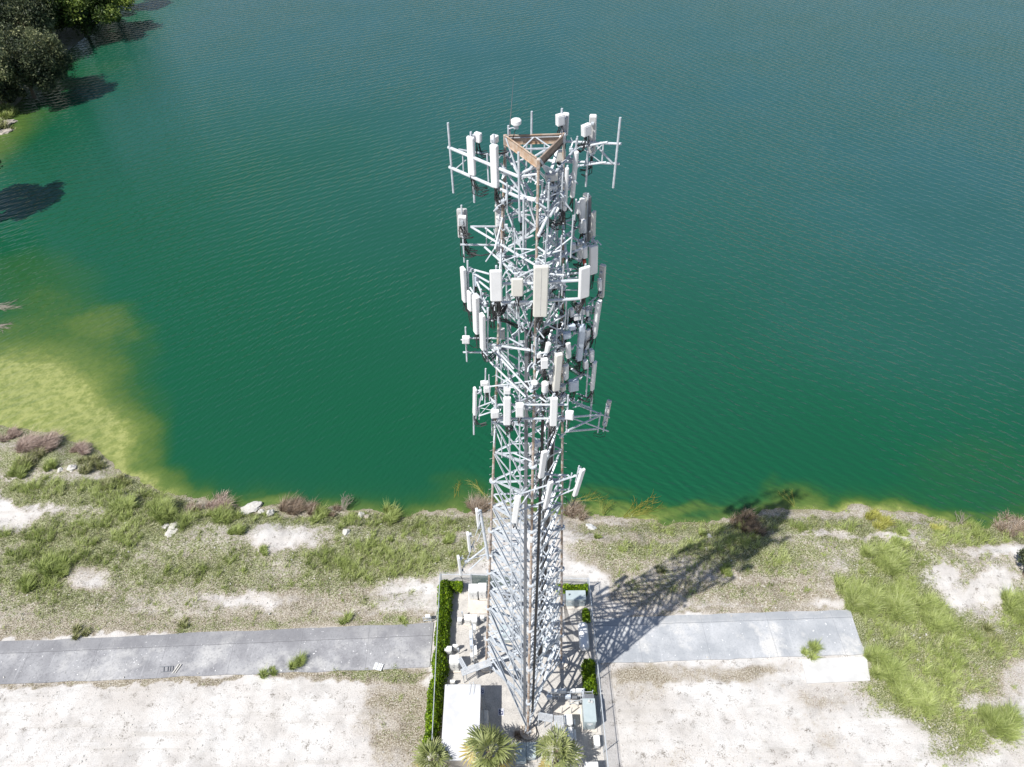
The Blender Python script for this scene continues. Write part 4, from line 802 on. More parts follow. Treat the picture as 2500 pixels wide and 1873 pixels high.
T = run('cable_bundle', 'pair of light steel conduits on the left face of the tower', [(lp(0, 1, .30 + .01 * q, zb, .10), lp(0, 1, .62 + .02 * q, 40, .10)) for q in range(2)], 0, 2.5, 47, .022, GALV)
T = run('cable_bundle', 'single light conduit in the middle of the left face', [(lp(0, 1, .10 + .01 * q, zb, .18), lp(0, 1, .36 + .02 * q, 45, .16)) for q in range(2)], 0, 2.5, 49, .022, GALV)
T = run('cable_bundle', 'single thin light conduit down the right face', [(lp(0, 2, .18 + .01 * q, zb, .12), lp(0, 2, .46 + .02 * q, 40, .12)) for q in range(1)], 0, 2.5, 42, .022, GALV2)
# cable tangle at the middle levels, one thing: the thick black jumper bundles
T = thing('jumper_cables', 'thick tangle of black cables strung across the inside of the tower', 'cable', PY(3, 1000, 850, 27.5))
def sag(pts, n, r, sp):
    b = MB()
    P = [PY(*q) for q in pts]
    for _ in range(n):
        o_ = V([(random.random() - .5) * sp for _ in range(3)]); pp = []
        for a, c in zip(P, P[1:]):
            for t in (0, .33, .66): pp.append(a.lerp(c, t) + o_ + V([(random.random() - .5) * sp * .35 for _ in range(3)]))
        pp.append(P[-1] + o_); b.path(pp, r, 4)
    b.build('cables', BLACK, T)
sag([(3, 600, 640, 26.2), (3, 640, 780, 26.6), (3, 760, 800, 26.9), (3, 900, 870, 27.3), (3, 1040, 940, 27.6), (3, 1180, 1010, 27.8)], 14, .02, .2)
sag([(3, 600, 560, 26), (3, 585, 720, 26.2), (3, 600, 880, 26.3)], 10, .018, .25)
sag([(3, 1500, 810, 27.2), (3, 1380, 870, 27.5), (3, 1260, 900, 27.8), (3, 1190, 1000, 28), (3, 1200, 1150, 28.2)], 16, .02, .35)
sag([(3, 1640, 870, 27.3), (3, 1480, 850, 27.4), (3, 1330, 860, 27.7), (3, 1210, 960, 28.2)], 12, .018, .3)
sag([(3, 1740, 850, 27.6), (3, 1770, 980, 27.5), (3, 1700, 1060, 27.2), (3, 1560, 1300, 26.8)], 10, .018, .3)
sag([(3, 1380, 520, 26.8), (3, 1350, 650, 27), (3, 1480, 760, 27.2)], 10, .018, .3)
sag([(3, 1090, 560, 25.8), (3, 1060, 700, 26), (3, 1045, 1000, 26), (3, 1040, 1300, 25.9)], 5, .026, .1)
sag([(1, 1050, 1650, 26), (1, 1100, 1560, 26.4), (1, 1130, 1500, 27)], 6, .02, .25)
sag([(1, 660, 1140, 27.4), (1, 650, 1220, 27.8), (1, 690, 1330, 28.6)], 8, .018, .25)
sag([(2, 1440, 270, 27.6), (2, 1420, 400, 28), (2, 1330, 460, 28.2), (2, 1280, 400, 28)], 9, .018, .2)
sag([(4, 1200, 640, 25.3), (4, 1260, 720, 25.6), (4, 1200, 900, 26)], 8, .018, .25)
sag([(2, 260, 620, 29.5), (2, 330, 770, 29.4), (2, 460, 800, 29.2), (2, 620, 770, 28.8), (2, 720, 830, 28.4)], 3, .016, .12)
b = MB(); b.path([PY(1, 950, 1005, 26.9), PY(1, 920, 1060, 26.8), PY(1, 800, 1010, 27.3)], .012, 4); b.path([PY(3, 1370, 640, 26.5), PY(3, 1385, 700, 26.4), PY(3, 1380, 730, 26.4)], .05, 5); b.build('ground_wire', GREEN_, T)
# ---------------------------------------------------------------- compound
XX = V((1, 0, 0)); YY = V((0, 1, 0)); ZZ = V((0, 0, 1))
FH = 2.4
def fence(name, label, pts, post_gap=3.0, screen=False, gate=None, barb=True):
    """pts: ground points of a fence run"""
    T = thing(name, label, 'fence', pts[0]); tot = 0
    for a, c in zip(pts, pts[1:]):
        d = c - a; L = d.length; dn = d.normalized(); n_ = max(1, round(L / post_gap))
        for q in range(n_ + 1):
            if q == 0 and a is not pts[0]: continue
            P = a + dn * (L * q / n_); b = MB(); b.tube(P - ZZ * .2, P + ZZ * (FH + .08), .038, n=8); b.tube(P + ZZ * (FH + .08), P + ZZ * (FH + .12), .05, .02, 8)
            if barb: b.tube(P + ZZ * (FH + .08), P + ZZ * (FH + .42), .02, .015, 6)
            b.build('post', GALV, T)
        b = MB(); b.tube(a + ZZ * FH, c + ZZ * FH, .03, n=6); b.build('top_rail', GALV, T)
        b = MB(); b.tube(a + ZZ * .08, c + ZZ * .08, .008, n=4); b.build('tension_wire', GALV, T)
        b = MB(); off = dn.cross(ZZ) * .002; b.quad(a + ZZ * .03, c + ZZ * .03, c + ZZ * FH, a + ZZ * FH); b.build('privacy_screen' if screen else 'mesh', SCREEN if screen else CHAIN, T, (tuple(dn), (0, 0, 1)))
        if barb:
            b = MB()
            for h_ in (.12, .24, .36): b.tube(a + ZZ * (FH + h_), c + ZZ * (FH + h_), .008, n=4)
            b.build('barbed_wire', GALV2, T)
    return T
BL = PZ(6, 240, 100, FH); BL.z = 0; BM = PZ(6, 565, 102, FH); BM.z = 0; BR = PZ(6, 1848, 150, FH); BR.z = 0
LL = PZ(7, 222, 900, FH); LL.z = 0; LL = BL + (LL - BL) * 1.35
RL = PZ(7, 1985, 1118, FH); RL.z = 0; RL = BR + (RL - BR) * 1.25
LM = PZ(7, 262, 60, FH); LM.z = 0
fence('chain_link_fence', 'galvanised chain link fence along the left hedge of the compound', [BL, LM, LL])
fence('chain_link_fence', 'galvanised chain link fence along the right side, throwing a grey shadow', [BR, RL])
fence('chain_link_fence', 'short back fence run behind the left hedge corner', [BL + XX * .1, BM])
BM2 = BM + (BR - BM) * .34
fence('chain_link_fence', 'dark green screened back fence behind the twin white cabinets', [BM + XX * .12, BM2], screen=True)
fence('chain_link_fence', 'back fence run behind the tower and the right hedge', [BM2 + XX * .1, BR - XX * .1])

def gpt(k, x, y, h=0.): return PZ(k, x, y, h)
def cabinet(name, label, cat, k, x0, x1, yb, yf, h, m_, doors=2, pad=.12, topdetail=None, yaw=0., group=None, zb=0., vent=True, cap=True, parts=None):
    """x0,x1,yb,yf: window outline of the top face at height h"""
    A = PZ(k, (x0 + x1) / 2, yb, h); B = PZ(k, (x0 + x1) / 2, yf, h); ym = (yb + yf) / 2; Lx = PZ(k, x0, ym, h); Rx = PZ(k, x1, ym, h)
    W = Rx.x - Lx.x; D = A.y - B.y; c = V(((Lx.x + Rx.x) / 2, (A.y + B.y) / 2, 0)); rot = Matrix.Rotation(R_(yaw), 3, 'Z'); ax = rot @ XX; ay = rot @ YY
    T = thing(name, label, cat, c, group)
    if pad:
        b = MB(); b.box(c - ZZ * .1, W + pad * 2, D + pad * 2, .2, ax, ay, ZZ, .01); b.build('concrete_pad', CONC, T); z0 = .104
    else: z0 = .004
    z0 += zb
    if zb:
        for sx_ in (-1, 1):
            for sy in (-1, 1): b = MB(); q = c + ax * (sx_ * (W / 2 - .06)) + ay * (sy * (D / 2 - .06)); b.tube(q, q + ZZ * z0, .035); b.build('leg', GALV, T)
    b = MB(); b.box(c + ZZ * z0, W - .04, D - .04, h - z0 - .05, ax, ay, ZZ, .02); b.build('body', m_, T)
    if cap: b = MB(); b.box(c + ZZ * (h - .05), W, D, .05, ax, ay, ZZ, .02); b.build('roof', m_, T)
    for q in range(doors):
        dw = (W - .1) / doors; cx_ = c + ax * (-(W - .1) / 2 + dw * (q + .5)) - ay * (D / 2 - .012)
        b = MB(); b.box(cx_ + ZZ * (z0 + .08), dw - .03, .03, (h - z0) * .82, ax, ay, ZZ, .008); dr = b.build('door', m_, T)
        b = MB(); b.box(cx_ + ax * (dw / 2 - .09) - ay * .03 + ZZ * (z0 + (h - z0) * .45), .03, .04, .18, ax, ay); b.build('handle', CABD, T)
        if vent:
            b = MB()
            for t in range(5): b.box(cx_ - ay * .02 + ZZ * (z0 + (h - z0) * (.66 + .035 * t)), dw * .5, .012, .02, ax, ay)
            b.build('vent', GREYP, T)
    return T, c, W, D, ax, ay
# left group
cabinet('equipment_cabinet', 'left one of two tall white cabinets side by side before the green screen', 'equipment cabinet', 6, 548, 648, 200, 288, 1.75, CABW, 2)
cabinet('equipment_cabinet', 'right one of two tall white cabinets side by side before the green screen', 'equipment cabinet', 6, 652, 741, 190, 280, 1.75, CABW, 2)
P4 = [gpt(6, x, y, .08) for x, y in ((545, 386), (545, 524), (752, 520), (752, 384))]
b = MB(); b.prism([(q.x, q.y) for q in P4], V((0, 0, -.1)), XX, YY, ZZ, .18); o = b.build('concrete_pad', CONC); tag(o, 'bare pinkish concrete pad in front of the twin white cabinets', 'concrete pad')
cabinet('equipment_cabinet', 'wide white cabinet below the bare concrete pad, left half', 'equipment cabinet', 6, 502, 574, 530, 590, 1.1, CABW, 1)
cabinet('equipment_cabinet', 'boxy white cabinet joined at the right of the wide one, nearest the tan tower leg', 'equipment cabinet', 6, 577, 640, 532, 606, 1.3, CABW, 1)
cabinet('utility_box', 'small white box on legs beside the left hedge, beside the wide white cabinet', 'utility box', 6, 428, 474, 560, 605, .95, CABW, 1, 0, zb=.2)
cabinet('utility_box', 'small white box standing between the boxy cabinet and the tower leg', 'utility box', 6, 672, 718, 540, 572, 1.0, CABW, 1, 0, zb=.3)
cabinet('equipment_cabinet', 'white cabinet hard against the left hedge above the greyer larger one', 'equipment cabinet', 6, 287, 366, 872, 925, 1.3, CABW, 1)
cabinet('utility_box', 'flat white box tucked above and right of the hedge side cabinet', 'utility box', 6, 376, 430, 852, 880, 1.1, CABW, 1, 0)
cabinet('equipment_cabinet', 'largest white cabinet with a grey front at the lower left, above the shelter', 'equipment cabinet', 6, 341, 444, 968, 1060, 1.9, CABW, 2)
cabinet('utility_box', 'small square white box just behind the left end of the shelter roof', 'utility box', 7, 404, 452, 244, 270, .9, CABW, 1, 0)
# steel platform by the largest cabinet
def rack(name, label, k, x0, y0, x1, y1, h, boxes, cat='equipment rack'):
    A = gpt(k, x0, y0); B = gpt(k, x1, y1); T = thing(name, label, cat, (A + B) / 2); d = (B - A).normalized(); L = (B - A).length; nn = d.cross(ZZ); n_ = max(2, int(L / 1.0) + 1)
    for q in range(n_):
        P = A + (B - A) * (q / (n_ - 1)); b = MB(); b.tube(P - ZZ * .1, P + ZZ * h, .04); b.build('post', GALV, T)
    for hh_ in (h * .45, h * .9): b = MB(); b.tube(A + ZZ * hh_ + nn * .05, B + ZZ * hh_ + nn * .05, .03); b.build('rail', GALV, T)
    for t, w_, bh, z_, side, m_ in boxes:
        P = A + (B - A) * t + nn * (side * .19) + ZZ * z_; b = MB(); b.box(P, w_, .26, bh, d, nn, ZZ, .02); bb = b.build('equipment_box', m_, T)
        b = MB(); b.path([P - ZZ * .0, P - ZZ * .3 + d * .05, P - ZZ * z_ + d * .12 + nn * .1], .03, 6); b.build('conduit', GREYP, T)
    return T
rack('equipment_rack', 'steel H-frame of boxes and cables running beside the left tower leg', 6, 598, 730, 612, 1075, 2.0, [(.08, .55, .8, 1.0, -1, CABW), (.22, .5, .6, .9, 1, CABW), (.36, .45, .7, 1.1, 1, BLUEG), (.5, .5, .6, .8, -1, CABD), (.55, .6, .8, .9, 1, BLUEG), (.70, .45, .55, 1.1, -1, CABW), (.82, .7, .8, .9, -1, CABW), (.9, .4, .5, 1., 1, CABW)])
rack('utility_stand', 'small white pipe frame standing at the corner of the left concrete path', 6, 68, 615, 150, 612, 1.1, [(.55, .5, .4, .6, -1, CABW)], 'utility stand')
T = thing('meter_posts', 'thin posts with small meters between the hedge and the H-frame', 'posts', gpt(6, 400, 510))
for x, y, h_ in ((485, 560, 1.3), (445, 960, 1.4), (535, 1150, 1.5)):
    q = gpt(6, x, y); b = MB(); b.tube(q - ZZ * .1, q + ZZ * h_, .035); b.box(q + ZZ * (h_ - .3) - YY * .08, .16, .1, .25, bev=.01); b.build('post', GALV, T)
def bridge(name, label, k, pts, h, w_):
    """waveguide bridge: grating on posts"""
    P = [PZ(k, x, y, h) for x, y in pts]; T = thing(name, label, 'cable bridge', V((P[0].x, P[0].y, 0)))
    for a, c in zip(P, P[1:]):
        d = (c - a).normalized(); nn = d.cross(ZZ)
        b = MB(); b.quad(a - nn * w_ / 2, c - nn * w_ / 2, c + nn * w_ / 2, a + nn * w_ / 2); b.build('grating', GRATE, T, (tuple(d), tuple(nn)))
        for s_2 in (-1, 1): b = MB(); b.bar(a + nn * (s_2 * w_ / 2) - ZZ * .03, c + nn * (s_2 * w_ / 2) - ZZ * .03, .05, .08); b.build('side_rail', GALV, T)
        for q in (.05, .5, .95):
            m_ = a + (c - a) * q; b = MB(); b.tube(V((m_.x, m_.y, -.1)), m_ - ZZ * .08, .04); b.bar(m_ - nn * w_ * .6 - ZZ * .09, m_ + nn * w_ * .6 - ZZ * .09, .05, .05); b.build('post', GALV, T)
        b = MB()
        for q in range(5): o_ = nn * ((q / 4 - .5) * w_ * .7) - ZZ * .16; b.path([a + o_, (a + c) / 2 + o_ - ZZ * .04, c + o_], .025, 5)
        b.build('cables', CABD, T)
    return T
bridge('cable_bridge', 'long slanting grated cable bridge from the cabinets to the left tower leg', 6, [(470, 1160), (790, 1045)], 2.5, .6)
bridge('cable_bridge', 'short grated cable bridge off the side of the largest white cabinet', 6, [(448, 1000), (520, 1130)], 2.4, .35)
bridge('cable_bridge', 'grated cable bridge from the front tower foot towards the right cabinets', 7, [(1285, 605), (1430, 632)], 2.5, .6)
bridge('cable_bridge', 'broad grated deck beside the white cabinets on the right', 7, [(1490, 600), (1498, 760)], 2.3, .75)
T = thing('shadow_strands', 'curved black strands added where cable shadows fall on the ground at the right', 'shadow strands', gpt(6, 1680, 880))  # dark strands added to stand in for the shadow of the cable bundle
b = MB(); q0 = PY(6, 1575, 440, 29.2)
for q in range(7):
    e = gpt(6, 1620 + q * 14, 905, .15); a = q0 + V((q * .03, q * .02, 0)); b.path([a, a.lerp(e, .25) + ZZ * .35, a.lerp(e, .5) + ZZ * .35, a.lerp(e, .75) + ZZ * .1, e], .016, 5)
b.build('cables', BLACK, T)
# generator behind right
T, c, W, D, ax, ay = cabinet('generator', 'low green-grey generator housing before the right back hedge', 'generator', 6, 1600, 1815, 272, 372, 1.6, CABG, 3, .25)
b = MB(); b.tube(c + ZZ * 1.6 - ax * .7, c + ZZ * 1.85 - ax * .7, .06); b.build('exhaust', CABD, T)
b = MB(); b.box(c - ax * (W / 2 + .16) + ZZ * .3, .3, D * .7, .9, bev=.02); b.build('side_box', CABD, T)
# propane tank
a = gpt(6, 1782, 660, .75); c = gpt(6, 1800, 880, .75); T = thing('propane_tank', 'white horizontal gas tank in the tower shadow beside the right fence', 'gas tank', V(((a.x + c.x) / 2, (a.y + c.y) / 2, 0)))
d = (c - a).normalized(); b = MB(); r = .50
pts = []; rs = []
for q in range(7): t = q / 6 * math.pi / 2; pts.append(a - d * (r * .8 * math.cos(t))); rs.append(max(.02, r * math.sin(t)))
for q in range(7): t = q / 6 * math.pi / 2; pts.append(c + d * (r * .8 * math.sin(t))); rs.append(max(.02, r * math.cos(t)))
b.path(pts, rs, 24); o = b.build('tank', WHITE, T)
for pf in o.data.polygons: pf.use_smooth = True
for q in (a + d * .3, c - d * .3): b = MB(); b.box(V((q.x, q.y, 0)), .8, .14, .42); b.build('saddle', CONC, T)
b = MB(); q = (a + c) / 2; b.tube(q + ZZ * .48, q + ZZ * .62, .13, n=12); b.tube(q - d * .5 + ZZ * .48, q - d * .5 + ZZ * .58, .04); b.build('valve_cover', WHITE, T)
# shelter
ZS = 3.4
A = PZ(7, 345, 290, ZS); B = PZ(7, 705, 292, ZS); C1 = PZ(7, 318, 1050, ZS); D1 = PZ(7, 702, 1050, ZS)
x0 = (A.x + C1.x) / 2; x1 = (B.x + D1.x) / 2; y1 = A.y; y0 = C1.y; c = V(((x0 + x1) / 2, (y0 + y1) / 2, 0)); W = x1 - x0; D = y1 - y0
T = thing('equipment_shelter', 'long flat white-roofed equipment shelter between the left hedge and the tower', 'shelter', c)
b = MB(); b.box(c - ZZ * .1, W + .1, D + .1, .25); b.build('foundation', CONC, T)
b = MB(); b.box(c + ZZ * .154, W - .16, D - .16, ZS - .36); b.build('wall', WALLM, T)
rf = MB(); rf.box(c + ZZ * (ZS - .2), W, D, .2, bev=.04); rf = rf.build('roof', ROOFM, T)
b = MB(); b.box(V((x0 + .16, y1 - .14, ZS)), .1, .1, .12); b.path([V((x0 + .1, y1 - .16, ZS + .05)), V((x0 + .45, y1 - .2, ZS + .04))], .03); b.build('roof_vent', WHITE, rf)
b = MB(); lx = PZ(7, 600, 345, ZS).x; rx = PZ(7, 640, 345, ZS).x; ya = PZ(7, 620, 400, ZS).y
for x_ in (lx, rx): b.tube(V((x_, y1 + .12, ZS - 2.9)), V((x_, y1 + .12, ZS + .3)), .02, n=6); b.tube(V((x_, y1 + .12, ZS + .3)), V((x_, ya, ZS + .08)), .02, n=6)
for q in range(8): b.tube(V((lx, y1 + .12, ZS - 2.7 + .38 * q)), V((rx, y1 + .12, ZS - 2.7 + .38 * q)), .014, n=5)
b.build('ladder', GALV, T)
yh = PZ(7, 760, 625, 1.9).y
for yy_ in (yh,):
    b = MB(); xr_ = PZ(7, 785, 620, 2.1).x; w_ = xr_ - x1 + .08; b.box(V((x1 - .08 + w_ / 2, yh, .7)), w_, 1.15, 1.4, bev=.03); hv = b.build('wall_air_conditioner', BEIGE, T)
    b = MB(); b.tube(V((x1 + w_ * .5, yh - .25, 2.1)), V((x1 + w_ * .5, yh - .25, 2.11)), .13, n=16); b.build('fan_cover', GREYP, hv)
b = MB(); b.bar(V((x1 - .02, y1 - 1.2, 2.4)), V((x1 - .02, y1 - 2.6, 2.4)), .08, .06); b.path([V((x1 + .2, y1 - 1, 2.2)), V((x1 + .3, y1 - 2, 2.15)), V((x1 + .3, y1 - 3.2, 2.1)), V((x1 + .1, y1 - 3.6, 2.1))], .03); b.build('wall_conduit', GREYP, T)
# navy boards with white lettering marks
def sign(k, x0, y0, x1, y1, label, sc=1.):
    a = PZ(k, x0, y0, .02); c = PZ(k, x1, y1, .02); W = abs(c.x - a.x); D = abs(a.y - c.y); q = V(((a.x + c.x) / 2, (a.y + c.y) / 2, .02)); T = thing('sign_board', label, 'sign', q)
    b = MB(); b.box(q, W, D, .03, bev=.01); b.build('frame', PAPER, T); b = MB(); b.box(q + ZZ * .032, W * .78, D * .8, .006); b.build('panel', NAVY, T)
    b = MB()
    for u0_, v0, u1_, v1, t in ((-.12, .30, .34, .30, .17), (-.08, .2, .36, .2, .07), (-.22, .08, .02, -.06, .10), (.05, -.06, .26, .02, .10), (-.26, -.22, -.06, -.24, .08), (.16, -.04, .08, -.26, .08), (-.2, .36, -.04, .22, .07), (.24, -.1, .2, -.22, .06)):
        b.bar(q + V((u0_ * W, v0 * D, .042)), q + V((u1_ * W, v1 * D, .042)), t * W, .006, ZZ)
    b.build('lettering', PAPER, T); return T
sign(7, 705, 325, 745, 390, 'navy sign board with white marks, in shade at the shelter corner')
sign(7, 885, 534, 943, 603, 'navy sign board with white marks, half in sun on the gravel')
# right group
cabinet('equipment_cabinet', 'upper white cabinet in the middle of the right group by the broad deck', 'equipment cabinet', 7, 1544, 1628, 590, 690, 1.7, CABW, 1)
cabinet('equipment_cabinet', 'lower white cabinet of the right group, palm shadow on its top', 'equipment cabinet', 7, 1560, 1640, 716, 830, 1.5, CABW, 1)
cabinet('utility_box', 'thin white box beside the upper white cabinet of the right group', 'utility box', 7, 1640, 1658, 636, 690, .9, CABW, 1, 0)
cabinet('utility_box', 'thin white box beside the lower white cabinet of the right group', 'utility box', 7, 1645, 1666, 740, 850, .8, CABW, 1, 0)
T, c, W, D, ax, ay = cabinet('generator', 'tall blue-grey generator with an open louvred end beside the right fence', 'generator', 7, 1738, 1862, 430, 665, 2.1, CABG, 1, .18)
b = MB(); b.box(c + YY * (D / 2 + .24) + ZZ * .2, W - .1, .42, 1.8, bev=.02); b.build('radiator_end', CABD, T)
b = MB(); b.tube(c + YY * (D / 2 - .3) + ZZ * 2.1, c + YY * (D / 2 - .3) + ZZ * 2.3, .11, n=14); b.tube(c + YY * (D / 2 - .35) + XX * .25 + ZZ * 2.1, c + YY * (D / 2 - .35) + XX * .25 + ZZ * 2.2, .12, n=14); b.build('exhaust', GREYP, T)
b = MB(); b.box(c - YY * (D / 2 + .012) + ZZ * 1.2, .22, .02, .14); tag(b.build('label_plate', PAPER, T))
b = MB(); q = gpt(7, 1712, 420); q2 = gpt(7, 1722, 700); b.bar(V((q.x, q.y, 1.9)), V((q.x, q2.y, 1.9)), .08, .08); b.path([V((q.x + .1, q.y, 2)), V((q.x + .12, (q.y + q2.y) / 2, 1.95)), V((q.x + .1, q2.y, 1.6))], .04); b.build('conduit', GALV, T)
cabinet('utility_box', 'white box with pipes leaning near the lower right fence', 'utility box', 7, 1842, 1903, 800, 905, .9, CABW, 1, .05)
cabinet('equipment_cabinet', 'white cabinet top cut by the bottom edge, right of the palms', 'equipment cabinet', 7, 1752, 1888, 1064, 1180, 1.7, CABW, 2)
rack('equipment_rack', 'long steel rack of white boxes and grey drums right of the tower foot', 7, 1380, 445, 1815, 440, 2.1, [(.03, .5, .5, .9, 1, BLUEG), (.12, .4, .5, 1.3, -1, CABW), (.22, .45, .5, 1.2, -1, WHITE), (.33, .65, .6, 1.3, -1, CABW), (.45, .5, .5, .9, 1, BLUEG), (.56, .45, .45, 1.3, -1, CABW), (.68, .42, .5, 1.3, -1, CABW), (.78, .42, .5, 1.3, -1, CABW), (.6, .5, .4, .7, 1, CABD), (.9, .3, .35, 1.1, 1, CABD)])
rack('pipe_railing', 'low pipe frame joined from the long rack to the generator', 7, 1600, 500, 1815, 470, 1.2, [(.3, .3, .2, .7, 1, GREYP)], 'pipe frame')
T = thing('bollard_posts', 'two thin bare posts standing on the pad behind the upper right cabinet', 'posts', gpt(7, 1520, 560))
for x, y in ((1521, 580), (1616, 582)): q = gpt(7, x, y); b = MB(); b.tube(q - ZZ * .1, q + ZZ * 1.5, .05, n=10); b.build('post', GREYP, T)
P4 = [gpt(7, x, y, .06) for x, y in ((1440, 470), (1440, 600), (1715, 600), (1700, 455))]
b = MB(); b.prism([(q.x, q.y) for q in P4], V((0, 0, -.1)), XX, YY, ZZ, .16); o = b.build('concrete_pad', CONC); tag(o, 'bare pale concrete pad below the long equipment rack on the right', 'concrete pad')
T, c, W, D, ax, ay = cabinet('utility_vault', 'pair of grey lids side by side at the foot of the tower between two palms', 'utility vault', 7, 1062, 1166, 872, 1062, .9, CABG, 1, .1)
cabinet('utility_vault', 'right grey lid of the pair beside the right palm', 'utility vault', 7, 1169, 1262, 868, 1022, .9, CABG, 1, .1)[0]
T['label'] = 'left grey lid of the pair with a small box on it, by the middle palm'
b = MB(); q = c - ay * (D * .22) + ZZ * .904; b.box(q, W * .76, D * .36, .16, bev=.02); b.build('top_box', CABG, T)
# equipment under the tower
for x0_, x1_, yb_, yf_, h_, m_, lb in ((1000, 1060, 370, 420, 1.5, CABW, 'white cabinet seen through the tower braces near the back'), (900, 985, 262, 320, 1.6, CABD, 'dark cabinet seen through the tower braces near the back'), (1330, 1400, 330, 430, 1.5, CABD, 'dark cabinet behind the right tower braces'), (1040, 1080, 205, 245, 1.2, CABW, 'little white box behind the tower by the back fence'), (880, 1000, 640, 760, 1.8, CABG, 'grey louvred cabinet in the middle beneath the tower'), (1330, 1420, 760, 830, 1.5, CABG, 'grey cabinet beneath the right tower face')):
    cabinet('equipment_cabinet', lb, 'equipment cabinet', 6, x0_, x1_, yb_, yf_, h_, m_, 2)
b = MB(); q = gpt(6, 905, 500); 
T = thing('cable_coil', 'black loop of hose lying at the front tower foot', 'cable coil', gpt(7, 1270, 740)); b = MB()
b.path([gpt(7, 1235, 690, .5), gpt(7, 1270, 730, .05), gpt(7, 1290, 790, .05), gpt(7, 1282, 840, .05)], .03, 6); b.path([gpt(7, 1190, 770, .05), gpt(7, 1150, 700, .05), gpt(7, 1180, 640, .05)], .025, 6); b.build('cable', BLACK, T)

# debris on the slabs
T = thing('metal_rack', 'dark metal rack lying flat at the lower edge of the left concrete path', 'rack', gpt(0, 360, 1446, .12)); b = MB()
a, c2, e, g2 = [PZ(0, x, y, .14) for x, y in ((346, 1441), (374, 1439), (373, 1450), (347, 1452))]
for p1, p2 in ((a, c2), (c2, e), (e, g2), (a.lerp(c2, .3), g2.lerp(e, .25)), (a.lerp(c2, .62), g2.lerp(e, .58)), (a.lerp(c2, .8), g2.lerp(e, .8))): b.tube(p1, p2, .035, n=6)
b.build('bars', CABD, T)
for q, lb in ((0, 'left one of two pale planks leaning off the left path edge'), (1, 'right one of two pale planks leaning off the left path edge')):
    o = MB(); o.bar(PZ(0, 373 + q * 5, 1454, .16), PZ(0, 386 + q * 5.5, 1435, .2), .12, .05); tag(o.build('plank', ROCK), lb, 'plank')
T = thing('pallet', 'small broken white pallet near the hedge end of the left path', 'pallet', gpt(0, 816, 1441, .1)); c = gpt(0, 817, 1442, .1)
for q in range(5): b = MB(); b.box(c + V((-.32 + q * .17, .1 - q * .04, .12 + (q % 2) * .03)), .13, .7, .03, V((.96, -.28, 0)), V((.28, .96, 0))); b.build('board', WHITE, T)
b = MB()
for q in (-.2, .2): b.box(c + V((0, q, .01)), .75, .1, .1, V((.96, -.28, 0)), V((.28, .96, 0)))
b.build('runner', WHITE, T)

# ---------------------------------------------------------------- rocks
def rock(name, label, u, v, r, flat=.6, m_=ROCK, elong=1., group=None):
    c = PZ(0, u, v, 0); s = float(sdw(np.array([c.x]), np.array([c.y]))[0]); zg = float(height(np.array([c.x]), np.array([c.y]))[0]); 
    import bmesh
    bm = bmesh.new(); bmesh.ops.create_icosphere(bm, subdivisions=3, radius=1); sd_ = random.random() * 50; an = random.random() * 3
    for vv in bm.verts:
        n_ = noise.noise(vv.co * 1.3 + V((sd_, 0, 0))) * .5 + noise.noise(vv.co * 3 + V((0, sd_, 0))) * .2
        q = vv.co * (1 + n_); q = V((round(q.x * 3.2) / 3.2 * .5 + q.x * .5, round(q.y * 3.2) / 3.2 * .5 + q.y * .5, q.z)); q = V((q.x * elong, q.y, q.z * flat)); vv.co = Matrix.Rotation(an, 3, 'Z') @ q * r
    me = bpy.data.meshes.new(name); bm.to_mesh(me); bm.free(); me.materials.append(m_); o = bpy.data.objects.new(name, me); COL.objects.link(o); o.location = (c.x, c.y, max(zg, ZL - .1) + r * flat * .3); tag(o, label, 'rock', group)
rock('rock', 'largest white boulder at the waterline beside the dead reeds', 537, 1088, .75, .55, elong=1.5)
rock('rock', 'pointed pale slab standing right of the largest waterline boulder', 583, 1104, .5, 1.3, elong=.6)
rock('rock', 'grey-white stone between the boulder and the pointed slab', 560, 1097, .35)
rock('rock', 'long flat white slab in the green clumps near the left shore', 372, 1143, .55, .3, elong=1.9)
rock('rock', 'pair-like pale stone right above the long flat slab', 358, 1136, .35, .6)
rock('rock', 'white stone at the waterline right of the pale dead sticks', 777, 1104, .38)
rock('rock', 'darker brown stone next to the white waterline stone', 790, 1108, .32, .6, STICK)
rock('rock', 'white rock on open ground below the brown reed clump', 748, 1151, .42)
rock('rock', 'grey-white fragment near the water just right of the tower', 1278, 1132, .36, .5, GREYP, elong=1.6)
rock('rock', 'white stone above the tree shadow on the right bank', 1532, 1154, .3)
rock('rock', 'small grey stone on the left mound below the dead reeds', 155, 1012, .5, .5)
rock('rock', 'pale stone at the left shore below the shallow shelf', 130, 1015, .35)
# scattered pebbles and chips
NP_ = 1500; T_v = []; T_f = []
U = rng.uniform(-20, 2230, NP_ * 3); Vv = rng.uniform(1090, 1670, NP_ * 3); kk = 0; b = MB()
for u, v in zip(U, Vv):
    c = PZ(0, u, v, 0); 
    if 905 < u < 1320 and v > 1230: continue
    if v > 1315 and v < 1478 and (u < 935 or 1290 < u < 1880) and random.random() > .12: continue
    zg = float(height(np.array([c.x]), np.array([c.y]))[0]) if v < 1300 else 0.
    if zg < -.6: continue
    if 1318 < v < 1478: zg = .12
    r = random.choice((.04, .05, .06, .09, .13)) * random.uniform(.6, 1.1); rot = Matrix.Rotation(random.random() * 3, 3, 'Z'); b.box(V((c.x, c.y, zg - r * .2)), r * random.uniform(1, 1.9), r, r * .7, rot @ XX, rot @ YY, ZZ, r * .25); kk += 1
    if kk > NP_: break
tag(b.build('pebbles', ROCK), kind='stuff')
